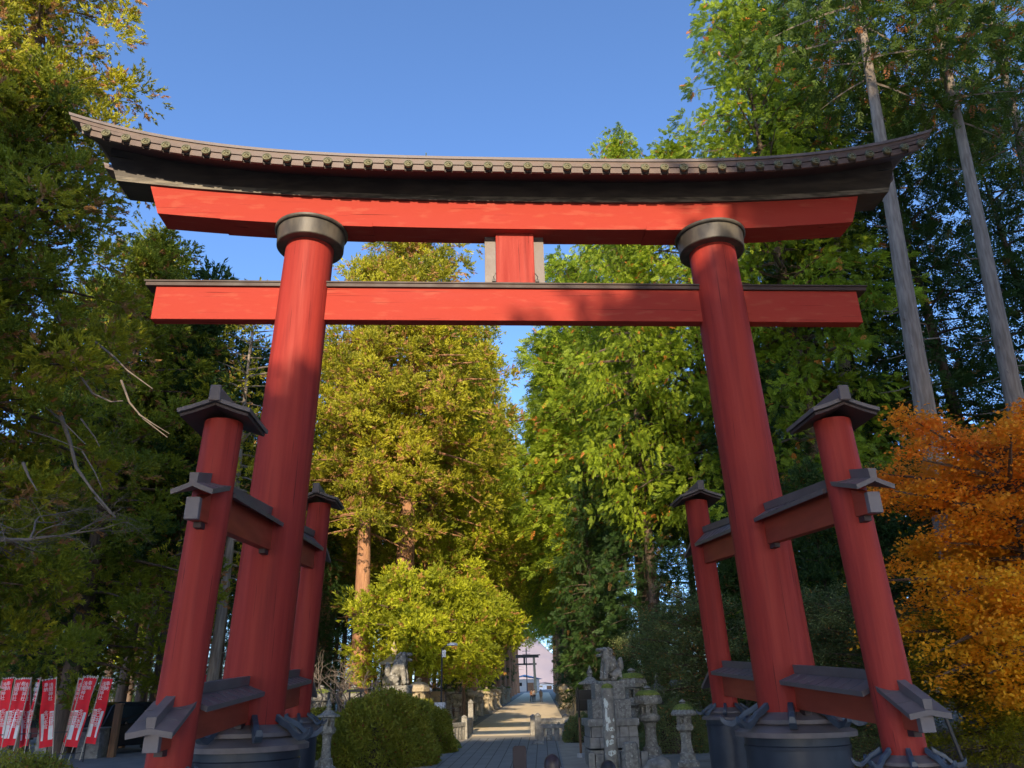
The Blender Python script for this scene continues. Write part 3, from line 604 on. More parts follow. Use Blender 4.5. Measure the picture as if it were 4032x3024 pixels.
# right of the avenue
tree('hinokiH', (ctr(58)+9.6, 58), .95, 'bright lit cypress with drooping sprays right of the sky gap', rz=.9)
tree('hinokiH', col_at(1425, 1400, 48), .66, 'cypress whose tip shows above the roof right of centre', rz=2.0, sz=.98)
tree('hinokiD', col_at(1400, 1300, 49), .62, 'shaded cypress behind the right hand stone guardian lion', rz=3.3)
tree('hinokiH', col_at(1590, 1400, 47), .95, 'cypress seen between the strut and the right main post', rz=4.1)
tree('hinoki', col_at(1765, 1000, 43), 1.2, 'huge lit cypress above the right half of the roof', rz=5.5)
tree('hinokiB', col_at(1790, 1000, 47), 1.2, 'cypress with lit top just right of the open sky', rz=.3)
tree('hinokiD', col_at(1500, 1300, 48), .58, 'dark cypress under the crowns left of the right back small post', rz=5)
tree('hinokiD', col_at(1275, 1300, 56), .50, 'dark cypress at the right mouth of the avenue', rz=2.6)
G3 = 'avenue cypresses on the right side'
for y in (70, 80, 90, 101, 113, 126, 141, 158, 177, 198, 220):
    tree('avenue', (ctr(y)+6.3-min(1.1, max(0, y-85)*.02)+(.8 if int(y) % 2 else 0), y), rg.uniform(.92, 1.05), 'cypress in the far row along the right side of the avenue', group=G3)
G6 = 'dark young cypresses under the avenue trees'  # their dark leaf colour stands in for shade beside the avenue
for y, sd_, sc in ((55, 1, .36), (60, 1, .44), (66, 1, .46), (73, 1, .48), (82, 1, .48), (92, 1, .42), (104, 1, .45), (118, 1, .45), (134, 1, .5), (152, 1, .5), (175, 1, .5), (72, -1, .30), (80, -1, .36), (90, -1, .42), (102, -1, .45), (116, -1, .45), (132, -1, .5), (150, -1, .5), (172, -1, .5)):
    tree('hinokiD', (ctr(y)+sd_*(6.6+rg.uniform(0, .8)), y), sc, 'dark young cypress standing under the tall avenue trees', group=G6)
for u, y in ((665, 88), (715, 84), (742, 100), (770, 92), (800, 108), (828, 96), (690, 118), (760, 125), (840, 128), (880, 112), (905, 100), (940, 118)):
    tree(('forest', 'forestB')[k % 2], col_at(u, 1400, y), rg.uniform(.9, 1.1), 'slender dark cedar trunk standing in the left forest', group=G1); k += 1
for u, y, sc in ((30, 84, .4), (110, 90, .42), (190, 86, .4), (250, 98, .44), (345, 86, .4), (430, 90, .4), (520, 84, .38), (600, 88, .42), (700, 95, .42), (760, 104, .45), (812, 90, .36), (640, 100, .4), (560, 96, .4), (480, 104, .42), (380, 100, .4), (300, 92, .36)):
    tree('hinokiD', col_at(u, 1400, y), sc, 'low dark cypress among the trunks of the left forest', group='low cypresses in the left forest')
tree('hinokiD', col_at(1700, 1200, 40), .55, 'low dark cypress between the right main post and right front post', rz=2)
tree('hinokiD', col_at(1880, 1000, 46), 1.25, 'dark cypress behind the right end of the lower cross beam', rz=1)
tree('hinokiD', col_at(2060, 900, 43), 1.2, 'dark cypress deep behind the pale trunks at right', rz=3)
tree('hinokiD', col_at(2230, 700, 42), 1.15, 'cypress at the right edge behind the pale trunks', rz=3.9)
tree('hinokiD', col_at(1620, 1250, 43), .52, 'low dark cypress right of the right back small post', rz=4)
def leaning(ub, vb, ut, vt, y, sc, label, key='tall'):
    b = at(ub, vb, y); t = at(ut, vt, y); ax = math.atan2(t.x-b.x, t.z-b.z)
    base_x = b.x-(b.z-gz(y))*math.tan(ax)
    return tree(key, (base_x, y), sc, label, lean=(ax, 0), rz=0)
leaning(2022, 960, 1885, 240, 30, 1.0, 'pale bare cypress trunk passing behind the right roof tip')
leaning(2200, 870, 2035, 150, 31, .95, 'pale bare cypress trunk right of the roof tip above the maple')
leaning(2300, 700, 2150, 130, 35, 1.0, 'third pale trunk, cropped at the right edge of the picture')
leaning(1800, 500, 1762, 90, 44, 1.1, 'grey trunk showing through the lit cypress above the roof')
tree('maple', col_at(2215, 1200, 21.5), .97, 'orange and yellow maple beside the right front post', rz=2.2, sz=1.08)
tree('maple', col_at(2330, 1250, 25), 1.05, 'yellow maple behind the orange one, cropped at the right edge', rz=.7)
tree('mapleG', col_at(2150, 1560, 23), .72, 'low yellow green maple under the orange maple', rz=1.5)
tree('shrubtree', col_at(1795, 1420, 30), .85, 'grey green shrub behind the right main post', name='evergreen_shrub', cat='shrub', rz=1)
tree('shrubtree', col_at(1510, 1420, 36), .95, 'grey green shrub with orange leaves behind the stone lanterns', cat='shrub', rz=2)
tree('shrubtree', col_at(1420, 1400, 42), .85, 'dark shrub behind the right guardian lion', cat='shrub', rz=3)
tree('shrubtree', col_at(1900, 1500, 27), .8, 'grey green shrub below the maple', cat='shrub', rz=4)
G4 = 'wide cedar trunks behind the right posts'
for u, y in ((1835, 30), (1760, 34), (1990, 31), (2090, 29), (1620, 38)):
    tree('forest', col_at(u, 1550, y+3), .42, 'shaded trunk standing in the leaf litter at right', group=G4)
# unseen trees behind the photographer, heights shaped to shade the gate and grove
G5 = 'cedars standing behind the viewer'
for x, y, h in ((-36, -30, 36), (-31, -33, 37), (-26.5, -30, 38), (-22, -33, 33), (-18, -30, 27), (-14, -33, 26.2), (-10.2, -30, 25.2), (-6.2, -33, 26.2), (-2.4, -30, 26.0), (-.6, -33, 29.3), (6.0, -30, 36), (9.3, -33, 50), (12.5, -30, 50), (17, -33, 52), (21, -30, 51), (25.5, -33, 52), (30, -30, 51), (35, -33, 52)):
    tree('shade', (x, y), 1.0, 'cedar behind the viewer that shades the gate', group=G5, sz=h/28)

for x, y, h in ((-20, 1, 29), (-28, 0, 33), (20, 0, 40), (27, -3, 46), (34, 0, 47), (42, 2, 47)):  # unseen trees added to shade the sides of the grove
    tree('shade', (x, y), 1.0, 'cedar beside the viewer that shades the edge of the grove', group='cedars beside the viewer', sz=h/28)
# long bare limbs hanging out of the big left cedar
big = [o for o in bpy.data.objects if o.get('label', '').startswith('tallest golden cedar')][0]
inv = (Matrix.Translation(big.location) @ Matrix.Rotation(big.rotation_euler.z, 4, 'Z') @ Matrix.Diagonal((*big.scale, 1))).inverted()
for pts, y0, y1, r in ((((118, 660), (145, 740), (165, 800), (200, 850), (240, 868), (265, 866)), 25, 22, .11), (((195, 730), (245, 770), (275, 800), (330, 840)), 25, 22.5, .09),
        (((262, 822), (280, 870), (310, 905), (362, 945)), 23, 22, .07), (((300, 895), (330, 915), (366, 937)), 22.3, 22, .045),
        (((128, 890), (150, 950), (165, 1010), (200, 1060), (250, 1118)), 24, 21.5, .13), (((205, 1075), (240, 1110), (262, 1100)), 22, 21.6, .05),
        (((100, 880), (140, 915), (185, 960)), 24, 22, .07), (((60, 930), (110, 945), (178, 972)), 24, 21.5, .05), (((175, 905), (205, 945), (215, 965)), 24, 23, .06), (((178, 975), (205, 1020), (222, 1060)), 23, 22, .05), (((50, 1000), (62, 1030), (80, 1060)), 22, 21.5, .09)):
    n = len(pts); q = [inv @ at(u, v, y0+(y1-y0)*i/(n-1)) for i, (u, v) in enumerate(pts)]
    MB().tube(q, [r*.55*(1-.7*i/(n-1)) for i in range(n)], 8).build('dead_limb', m_twig, big, smooth=60)

# ------------------------------------------------------------------ clipped bushes
def bush_mesh(seed, rx, ry, rz_, n, L, Wd, m, name='foliage', clump=0):
    g = np.random.default_rng(seed)
    d = nrm(g.normal(size=(n, 3))); d[:, 2] = np.abs(d[:, 2])*1.0-.12; d = nrm(d)
    bump = 1+.055*np.sin(d[:, 0]*9+seed)*np.cos(d[:, 1]*8)+.05*np.sin(d[:, 2]*13+d[:, 0]*7)+.03*g.normal(size=n)
    sh = g.uniform(.86, 1.0, n); R = np.array([rx, ry, rz_])
    ex = np.sign(d)*np.abs(d)**.8
    P = ex/np.linalg.norm(ex, axis=1, keepdims=True)*R*(bump*sh)[:, None]
    D = nrm(d+g.normal(size=(n, 3))*.75)
    V = leaves(P, D, L*g.uniform(.6, 1.3, n), Wd*g.uniform(.6, 1.3, n), g)
    tint = np.clip(.35+.5*g.random(n)*(.6+.6*np.sin(P[:, 0]*5+P[:, 2]*4)), 0, .85); tint[g.random(n) < .03] = .95
    return mesh_quads(name, V, tint, m)
def bush(name, p, rx, ry, h, label, cat='bush', m=None, n=26000, seed=1, L=.055, Wd=.034, group=None):
    r = empty(name, (p[0], p[1], gz(p[1])), 0, label, cat, group)
    link('foliage', bush_mesh(seed, rx, ry, h, n, L, Wd, m or m_azalea), r)
    MB().lathe([(rx*.70, 0), (rx*.74, h*.3), (rx*.6, h*.58), (rx*.35, h*.74), (.05, h*.78)], 16, M=Matrix.Diagonal((1, ry/rx, 1, 1))).build('branches', m_soffit, r, smooth=60)  # solid dark inner shell, stands in for the branches
    return r
b = on_ground(823, 1600, 33)
bush('clipped_bush', b, 2.25, 2.0, 2.62, 'large round clipped azalea between the left posts and the path', n=60000, seed=2, L=.12, Wd=.07)
bush('clipped_bush', on_ground(930, 1590, 38), 1.15, 1.1, 1.85, 'smaller clipped azalea just right of the large round one', n=22000, seed=3, L=.12, Wd=.07)
bush('clipped_bush', on_ground(598, 1600, 30), 1.3, 1.2, 1.6, 'low azalea behind the stone lantern beside the left posts', n=22000, seed=4)
bush('clipped_bush', on_ground(668, 1560, 37), 1.9, 1.6, 1.9, 'azalea behind the left stone lantern and the iron frame', n=30000, seed=5, L=.12, Wd=.07)
bush('clipped_bush', on_ground(1395, 1590, 37), 1.3, 1.2, 1.9, 'green bush behind the right stone lanterns', n=24000, seed=6, m=m_lowleaf, L=.08, Wd=.045)
bush('clipped_bush', on_ground(1462, 1600, 35), 1.6, 1.2, 2.0, 'dark bush between the two right stone lanterns', n=26000, seed=7, m=m_lowleaf, L=.08, Wd=.045)
bush('clipped_bush', on_ground(1255, 1570, 42), .95, .9, 1.3, 'small bush under the black notice board', n=14000, seed=8, m=m_lowleaf, L=.08, Wd=.045)
bush('clipped_bush', Vector((at(15, 1640, 17).x, 17, 0)), 1.7, 1.4, 1.78, 'yellow green bush in the bottom left corner', n=40000, seed=9)
bush('clipped_bush', on_ground(890, 1500, 48), 2.0, 1.5, 2.1, 'olive bush right of the left guardian lion', n=26000, seed=10, L=.09, Wd=.05, m=m_sugi)
def rock(p, r, h, label, m=m_stone2, seed=1, name='boulder', group=None):
    g = random.Random(seed); me = bpy.data.meshes.new(name); bm = bmesh.new(); bmesh.ops.create_icosphere(bm, subdivisions=3, radius=1)
    for v in bm.verts:
        q = v.co; k = 1+.16*math.sin(q.x*3.1+seed)+.13*math.sin(q.y*4.3+seed*2)+.09*math.sin(q.z*5+q.x*4)
        v.co = Vector((q.x*r*k, q.y*r*.9*k, max(-.3, q.z)*h*k))
    bm.to_mesh(me); bm.free(); me.materials.append(m)
    for f in me.polygons: f.use_smooth = True
    o = link(name, me); o.location = (p[0], p[1], gz(p[1])+h*.2); tag(o, label, 'rock', group); return o
rock(on_ground(982, 1590, 40), .42, .34, 'mossy boulder at the foot of the left stone fence', m_moss, 2)
rock(on_ground(968, 1590, 42), .5, .5, 'pale boulder beside the smaller clipped azalea', m_stone, 3)
rock(on_ground(955, 1600, 40.5), .35, .3, 'grey boulder under the smaller clipped azalea', m_stone2, 9)
rock(on_ground(1162, 1598, 41), .26, .14, 'small loose stone lying before the right stone fence', m_stone, 4)
rock(Vector((at(95, 1640, 18).x, 18, 0)), .8, .55, 'grey rock right of the corner bush', m_stone2, 5)
rock(on_ground(560, 1640, 28), .7, .6, 'dark rock beside the left main post', m_stone2, 6)
rock(on_ground(1420, 1640, 28.5), .5, .3, 'flat stone below the domed stone lantern', m_stone, 7)
rock(on_ground(1238, 1649, 24), .3, .3, 'rounded stone left of the inscribed pillar', m_stone2, 8)
# ------------------------------------------------------------------ stone lanterns
def hexa(mb, r0, r1, z0, z1, n=6, rot=0): mb.lathe([(r0, z0), (r1, z1)], n, rot=rot); return mb
def lantern(p, H, label, kind=0, mossy=True, group=None, rz=0, m=m_stone2, name='stone_lantern'):
    """kinds: 0 round waisted shaft and wide roof, 1 hexagonal with domed roof, 2 pointed with tall finial"""
    r = empty(name, (p[0], p[1], gz(p[1])), rz, label, 'stone lantern', group); h = H
    W_ = .30*H/1.55 if kind != 2 else .24*H/1.55
    MB().lathe([(W_*1.0, 0), (W_*1.02, .06*h), (W_*.72, .10*h), (W_*.68, .15*h)], 6).lathe([(W_*.66, .15*h), (W_*.62, .19*h), (W_*.4, .21*h)], 24).build('base', m, r, smooth=30)
    MB().lathe([(W_*.52, .18*h), (W_*.44, .25*h), (W_*.40, .38*h), (W_*.43, .47*h), (W_*.50, .50*h)] if kind != 1 else [(W_*.62, .18*h), (W_*.50, .28*h), (W_*.46, .38*h), (W_*.52, .49*h)], 20 if kind != 1 else 6).build('shaft', m, r, smooth=35)
    MB().lathe([(W_*.42, .495*h), (W_*.74, .53*h), (W_*.80, .57*h), (W_*.76, .60*h)], 24 if kind == 0 else 6).build('platform', m, r, smooth=30)
    fb = MB()
    for i in range(6):
        a = i*math.pi/3+.2; fb.box((W_*.50*math.cos(a), W_*.50*math.sin(a), .665*h), (W_*.2, W_*.30, .135*h), rz=a)
    fb.lathe([(W_*.66, .598*h), (W_*.64, .622*h)], 6).lathe([(W_*.66, .712*h), (W_*.66, .735*h)], 6).build('light_box', m, r)
    if kind == 0: pr_ = [(W_*.6, .735*h), (W_*1.0, .745*h), (W_*1.06, .80*h), (W_*.92, .86*h), (W_*.55, .90*h), (W_*.3, .915*h)]
    elif kind == 1: pr_ = [(W_*.6, .735*h), (W_*1.05, .745*h), (W_*1.08, .77*h), (W_*.86, .83*h), (W_*.5, .89*h), (W_*.3, .91*h)]
    else: pr_ = [(W_*.5, .735*h), (W_*1.12, .745*h), (W_*1.1, .765*h), (W_*.6, .80*h), (W_*.3, .84*h)]
    MB().lathe(pr_, 6 if kind != 1 else 20).build('roof', m, r, smooth=30)
    if mossy: MB().lathe([(pr_[3][0]*1.02, pr_[3][1]-.004*h), (pr_[3][0]*.98, pr_[3][1]+.016*h), (pr_[4][0]*1.15, pr_[4][1]+.016*h), (W_*.1, pr_[-1][1]+.014*h)], 14).build('moss_cover', m_moss, r, smooth=60)
    f0 = pr_[-1][1]
    if kind != 2: k_ = .62
    else: k_ = 1
    MB().lathe([(W_*.16, f0-.01*h), (W_*.26, f0+.02*h*k_), (W_*.2, f0+.035*h*k_), (W_*.30, f0+.06*h*k_), (W_*.22, f0+.085*h*k_), (W_*.02, (1.0 if kind == 2 else .985)*h)], 14).build('finial', m, r, smooth=60)
    return r
def fit(u, vb, vt, y):
    b = at(u, vb, y); t = at(u, vt, y); return on_ground(u, vb, y), t.z-gz(y)
p, H = fit(1410, 1640, 1478, 31); lantern(p, H, 'stone lantern with mossy roof right of the guardian lion pedestal', 0)
p, H = fit(1488, 1660, 1508, 29.4); lantern(p, H, 'broad stone lantern with domed mossy roof nearest the right posts', 1, rz=.3)
p, H = fit(702, 1660, 1512, 30.5); lantern(p, H*1.02, 'grey stone lantern with a pale pointed top beside the left posts', 2, False, rz=.2)
p, H = fit(686, 1600, 1478, 41); lantern(p, H, 'stone lantern half hidden behind the pale pointed one at left', 0, True)
p, H = fit(845, 1560, 1400, 52); lantern(p, H*1.08, 'tall lit stone pagoda lantern behind the left guardian lion', 2, False, m=m_stone_sun)
p, H = fit(1282, 1600, 1437, 42); lantern(p, H, 'stone lantern with flared roof behind the black notice board', 2, False)
p, H = fit(1488, 1600, 1440, 39); lantern(p, H, 'stone lantern with bright moss cap seen above the lantern roofs', 1, True)
p, H = fit(1375, 1600, 1440, 36.5); lantern(p, H, 'open stone shrine lantern behind the right guardian lion', 0, True, rz=.5)
p, H = fit(1432, 1620, 1452, 38); lantern(p, H, 'stone lantern between the two mossy lanterns, further back', 2, False)
p, H = fit(760, 1560, 1478, 43); lantern(p, H, 'stone lantern with flat mossy roof behind the iron frame', 0, True)
p, H = fit(903, 1560, 1462, 50); lantern(p, H, 'lit stone lantern behind the bare shrub right of the guardian lion', 0, False, m=m_stone_sun)
rl = random.Random(12)
src_l = None
GL, GR = 'rows of stone lanterns on the left of the avenue', 'rows of stone lanterns on the right of the avenue'
protos = [lantern((ctr(67)-4.2, 67), 2.5, 'weathered stone lantern in the crowded row left of the avenue', 0, False, GL, m=m_stone_sun),
          lantern((ctr(69)-5.1, 69), 2.3, 'weathered stone lantern in the crowded row left of the avenue', 2, False, GL, m=m_stone_sun),
          lantern((ctr(66)-5.9, 66), 2.7, 'weathered stone lantern in the crowded row left of the avenue', 1, True, GL, m=m_stone_sun)]
for i in range(34):
    y = 64+i*2.1+rl.uniform(-.5, .5); o = copy_tree(protos[i % 3]); k = i % 2
    o.location = (ctr(y)-3.7-k*1.3-rl.uniform(0, .5)-max(0, 74-y)*.10, y, gz(y)); s_ = rl.uniform(.75, 1.02); o.scale = (s_, s_, s_); o.rotation_euler.z = rl.random()*6
for i in range(32):
    y = 63+i*2.2+rl.uniform(-.5, .5); o = copy_tree(protos[i % 3]); k = i % 2
    o.location = (ctr(y)+3.9+k*1.3+rl.uniform(0, .5)+max(0, 72-y)*.08, y, gz(y)); s_ = rl.uniform(.8, 1.05); o.scale = (s_, s_, s_); o.rotation_euler.z = rl.random()*6
    o['group'] = GR; o['label'] = 'weathered stone lantern in the crowded row right of the avenue'
# ------------------------------------------------------------------ guardian lions
def skin(name, verts, edges, radii, m, parent, root=0, sub=2, voxel=None):
    me = bpy.data.meshes.new(name); me.from_pydata(verts, edges, []); o = bpy.data.objects.new(name, me); COL.objects.link(o)
    md = o.modifiers.new('skin', 'SKIN'); md.use_smooth_shade = True
    for i, sv in enumerate(me.skin_vertices[0].data):
        r = radii[i]; sv.radius = (r, r) if not hasattr(r, '__len__') else r; sv.use_root = (i == root)
    ss = o.modifiers.new('sub', 'SUBSURF'); ss.levels = sub; ss.render_levels = sub
    bpy.context.view_layer.update()
    ev = o.evaluated_get(bpy.context.evaluated_depsgraph_get()); me2 = bpy.data.meshes.new_from_object(ev); bpy.data.objects.remove(o)
    me2.materials.clear(); me2.materials.append(m); me2.name = name; return link(name, me2, parent)
def lion(p, z, s, face, label):
    """seated stone guardian lion, looking along +x before turning; s is its height"""
    r = empty('guardian_lion_statue', (p[0], p[1], z), face, label, 'statue', None, s)
    V = [(-.20, 0, .20), (-.10, 0, .38), (.03, 0, .56), (.10, 0, .70), (.15, 0, .82), (.235, 0, .82)]
    E_ = [(0, 1), (1, 2), (2, 3), (3, 4), (4, 5)]; R_ = [(.22, .21), (.21, .20), (.22, .22), (.21, .21), (.20, .18), (.175, .155)]
    for sg in (-1, 1):
        k = len(V); V += [(.10, sg*.12, .50), (.17, sg*.14, .28), (.19, sg*.14, .10), (.26, sg*.14, .045)]
        E_ += [(2, k), (k, k+1), (k+1, k+2), (k+2, k+3)]; R_ += [.11, .085, .075, .085]
        k = len(V); V += [(-.16, sg*.17, .22), (.0, sg*.19, .16), (-.08, sg*.19, .05), (.06, sg*.19, .04)]
        E_ += [(0, k), (k, k+1), (k+1, k+2), (k+2, k+3)]; R_ += [.15, .12, .08, .075]
    skin('body', V, E_, R_, m_stone2, r)
    mb = MB(); g = random.Random(4)
    for i in range(34):                  # curls of the mane
        a = g.uniform(0, 6.28); t = g.random(); c = Vector((.0+.10*t, 0, .56+.32*t)); rr = .20-.02*t
        q = c+Vector((math.cos(a)*rr*.55-.05, math.sin(a)*rr, math.cos(a)*.02))
        mb.lathe([(.02, -.04), (.05, -.02), (.048, .02), (.01, .045)], 8, M=Matrix.Translation(q) @ Matrix.Rotation(g.uniform(-1, 1), 4, 'Y'))
    mb.build('mane', m_stone2, r, smooth=60)
    mb = MB(); 
    for sg in (-1, 1):
        mb.lathe([(.04, 0), (.035, .03), (.01, .05)], 8, M=Matrix.Translation((.08, sg*.16, .90)) @ Matrix.Rotation(sg*-1.2, 4, 'X'))
        mb.lathe([(.026, -.02), (.03, .0), (.01, .03)], 8, M=Matrix.Translation((.27, sg*.065, .90)) @ Matrix.Rotation(1.2, 4, 'Y'))
    mb.tube([(.28, -.10, .72), (.345, -.06, .71), (.345, .06, .71), (.28, .10, .72)], .045, 8).tube([(.26, -.13, .86), (.335, -.07, .87), (.335, .07, .87), (.26, .13, .86)], .05, 8)
    mb.build('face', m_stone, r, smooth=60)
    skin('tail', [(-.30, 0, .25), (-.37, 0, .40), (-.33, 0, .56), (-.38, 0, .68)], [(0, 1), (1, 2), (2, 3)], [.06, .10, .10, .04], m_stone2, r)
    MB().box((-.02, 0, -.035), (.78, .50, .09)).build('plinth', m_stone2, r, bevel=.02)
    return r
def fitz(u, v, y): return at(u, v, y).z
# right: tiered pedestal
yR = 30.6; cR = on_ground(1322, 1640, yR)
ped = empty('lion_pedestal', (cR.x, yR, gz(yR)), 0, 'tiered stone pedestal under the right guardian lion', 'pedestal')
def tier(u0, u1, v0, v1, nm, m, dep=None, bev=.015):
    z0, z1 = fitz(u0, v1, yR-.8)-gz(yR), fitz(u0, v0, yR-.8)-gz(yR); w_ = at(u1, v1, yR-.8).x-at(u0, v1, yR-.8).x
    o = MB().box((0, 0, (z0+z1)/2), (w_, w_*.9, z1-z0)).build(nm, m, ped, bevel=bev); return z0, z1, w_
c3x = lambda x: (2200+x/2.891)*.5486; c3y = lambda y: (2450+y/2.891)*.5486
a0 = tier(c3x(452), c3x(795), c3y(703), c3y(882), 'top_block', m_stone2)
a1 = tier(c3x(418), c3x(862), c3y(884), c3y(1102), 'middle_block', m_stone2)
a2 = tier(c3x(350), c3x(940), c3y(1104), c3y(1192), 'cornice', m_stone, bev=.03)
zb0, zb1 = fitz(1300, c3y(1440), yR-.8)-gz(yR), a2[0]
wB = at(c3x(952), 1600, yR-.8).x-at(c3x(395), 1600, yR-.8).x
mb = MB(); cell = (zb1-zb0)/2
for row in range(2):
    nb_ = 5; sp = wB*(1-.05*row)/nb_
    for i in range(nb_):
        x = -wB*(1-.05*row)/2+sp*(i+.5)+(.12*sp if row else 0); mb.box((x, -wB*.43*(1-.05*row), zb0+cell*(row+.5)), (sp*.965, .12, cell*.96))
        mb.box((wB*.47*(1-.05*row)*1.0, x*.86, zb0+cell*(row+.5)), (.12, sp*.8, cell*.96)); mb.box((-wB*.47*(1-.05*row), x*.86, zb0+cell*(row+.5)), (.12, sp*.8, cell*.96))
mb.build('block_courses', m_brick, ped, bevel=.012)
MB().box((0, 0, (zb0+zb1)/2), (wB*.93, wB*.82, zb1-zb0-.004)).build('core', m_joint, ped)
mb = MB(); g = random.Random(9)
x = -wB*.56
while x < wB*.56:
    ww = g.uniform(.16, .34); hh = g.uniform(.75, 1.0)*max(.3, zb0); mb.box((x+ww/2, -wB*.45, hh/2-.02), (ww*.93, .3, hh), rz=g.uniform(-.05, .05), taper=.9); x += ww
mb.box((0, 0, zb0/2-.05), (wB*1.0, wB*.85, zb0)); mb.build('rubble_footing', m_stone, ped, bevel=.02)
zt = gz(yR)+a0[1]
lion((at(c3x(600), c3y(650), yR-.4).x, yR-.2), zt+.09, fitz(1310, c3y(265), yR)-zt-.09, rad(180+14), 'stone guardian lion facing left on the tiered pedestal')
# left: plain pedestal
yL = 40; uL = (1150+1180/2.89)*.5486
zc = fitz(uL, (2450+752/2.89)*.5486, yL-.7); wL = at((1150+1350/2.89)*.5486, 1520, yL-.7).x-at((1150+1005/2.89)*.5486, 1520, yL-.7).x
pL = on_ground(uL, 1520, yL)
pe = empty('lion_pedestal', (pL.x, yL, gz(yL)), 0, 'plain dark stone pedestal under the left guardian lion', 'pedestal')
hL = zc-gz(yL)
MB().box((0, 0, hL*.62), (wL, wL*.85, hL*.76)).build('block', m_stone2, pe, bevel=.02)
MB().box((0, 0, hL*.12), (wL*1.2, wL*1.05, hL*.24)).build('step', m_stone, pe, bevel=.02)
lion((pL.x+.12, yL-.1), zc+.11, fitz(uL, (2450+325/2.89)*.5486, yL)-zc-.09, rad(-10), 'dark stone guardian lion facing right on the plain pedestal')
# inscribed stone pillar with lichen
yP = 27.5; pp = on_ground(1320, 1600, yP); hP = fitz(1312, c3y(715), yP)-gz(yP)
q = empty('inscribed_stone_pillar', (pp.x-.02, yP, gz(yP)), 0, 'tall grey stone pillar spotted with pale lichen before the right lion pedestal', 'stone pillar')
MB().lathe([(.235, -.1), (.225, hP*.5), (.215, hP*.84), (.19, hP*.87), (.21, hP*.9), (.21, hP*.96), (.14, hP)], 20).build('shaft', m_stone, q, smooth=35)
MB().lathe([(.205, hP*.955), (.2, hP*.985), (.12, hP*1.012), (.02, hP*1.02)], 16).build('moss_cap', m_moss, q, smooth=60)
g = random.Random(6)
for (a, t, sx, sz_) in ((-100, .24, .10, .10), (-70, .25, .07, .07), (-95, .36, .10, .09), (-120, .52, .05, .14), (-85, .50, .11, .075), (-104, .60, .06, .13), (-122, .66, .05, .22), (-112, .78, .05, .13), (-128, .80, .05, .18), (-78, .42, .06, .05), (-60, .6, .04, .06), (-128, .35, .05, .12)):
    a = rad(a); n = 12; R = .232-.02*t; z = t*hP; vs = [(math.cos(a)*(R+.004), math.sin(a)*(R+.004), z)]
    for i in range(n):
        th = i*6.283/n; k = g.uniform(.65, 1.15); aa = a+math.cos(th)*sx*k/R; vs.append((math.cos(aa)*(R+.004), math.sin(aa)*(R+.004), z+math.sin(th)*sz_*k))
    MB().add(vs, [(0, i+1, (i+1) % n+1) for i in range(n)]).build('lichen_patch', m_lichen, q)
q = empty('stone_post', (on_ground(1362, 1630, 27)[0], 27, 0.08), 0, 'short rough stone post at the foot of the lion pedestal', 'stone post')
MB().lathe([(.30, -.1), (.27, .5), (.25, .95), (.2, 1.0)], 8).build('shaft', m_stone2, q, smooth=30)
# ------------------------------------------------------------------ low stone fences beside the avenue
def fence(pts, label, hh=1.0, end_h=1.75):
    a = Vector((pts[0][0], pts[0][1], 0)); r = empty('stone_fence', (a.x, a.y, gz(a.y)), 0, label, 'stone fence')
    for i in range(len(pts)-1):
        A, B = Vector((*pts[i], gz(pts[i][1])))-r.location, Vector((*pts[i+1], gz(pts[i+1][1])))-r.location
        d = B-A; L = d.length; an = math.atan2(d.y, d.x); mid = (A+B)/2; g = random.Random(i+7)
        MB().box((mid.x, mid.y, mid.z+hh*.82), (L, .26, .22), rz=an).build('rail', m_stone, r, bevel=.03)
        n = max(2, int(L/.33))
        for k in range(n):
            t = (k+.5)/n; c = A+d*t; MB().box((c.x, c.y, c.z+hh*.36), (.26, .20, hh*.72), rz=an+g.uniform(-.05, .05), taper=.95).build('slab', m_stone2 if k % 2 else m_stone, r, bevel=.025)
    for j, (x, y) in enumerate(pts):
        c = Vector((x, y, gz(y)))-r.location; h2 = end_h if j == 0 else hh*1.15
        MB().box((c.x, c.y, h2*.44), (.34, .34, h2*.88), taper=.9).lathe([(.17, h2*.87), (.19, h2*.92), (.12, h2*.97), (.03, h2*1.02)], 10, (c.x, c.y, 0)).build('post', m_stone, r, bevel=.02)
pR = gnd(1163, 1601); pR2 = gnd(1228, 1600)
fence([(pR.x, pR.y), (pR2.x, pR2.y), (pR2.x+.3, pR2.y+2.2)], 'low stone fence with a pointed post right of the path', .85, fitz(1163, 1541, pR.y)-gz(pR.y))
fence([(pR.x+.1, pR.y+4.6), (pR2.x+.4, pR2.y+4.4)], 'second stone fence just behind the right one', .95, 1.1)
pa = gnd(1003, 1597); pb = gnd(948, 1606)
fence([(pa.x, pa.y), (pb.x, pb.y)], 'low stone fence left of the path, across the planting bed', .95, 1.05)
fence([(pa.x+.35, pa.y+4.8), (pa.x, pa.y)], 'low stone fence running along the left edge of the path', 1.0, 1.9)
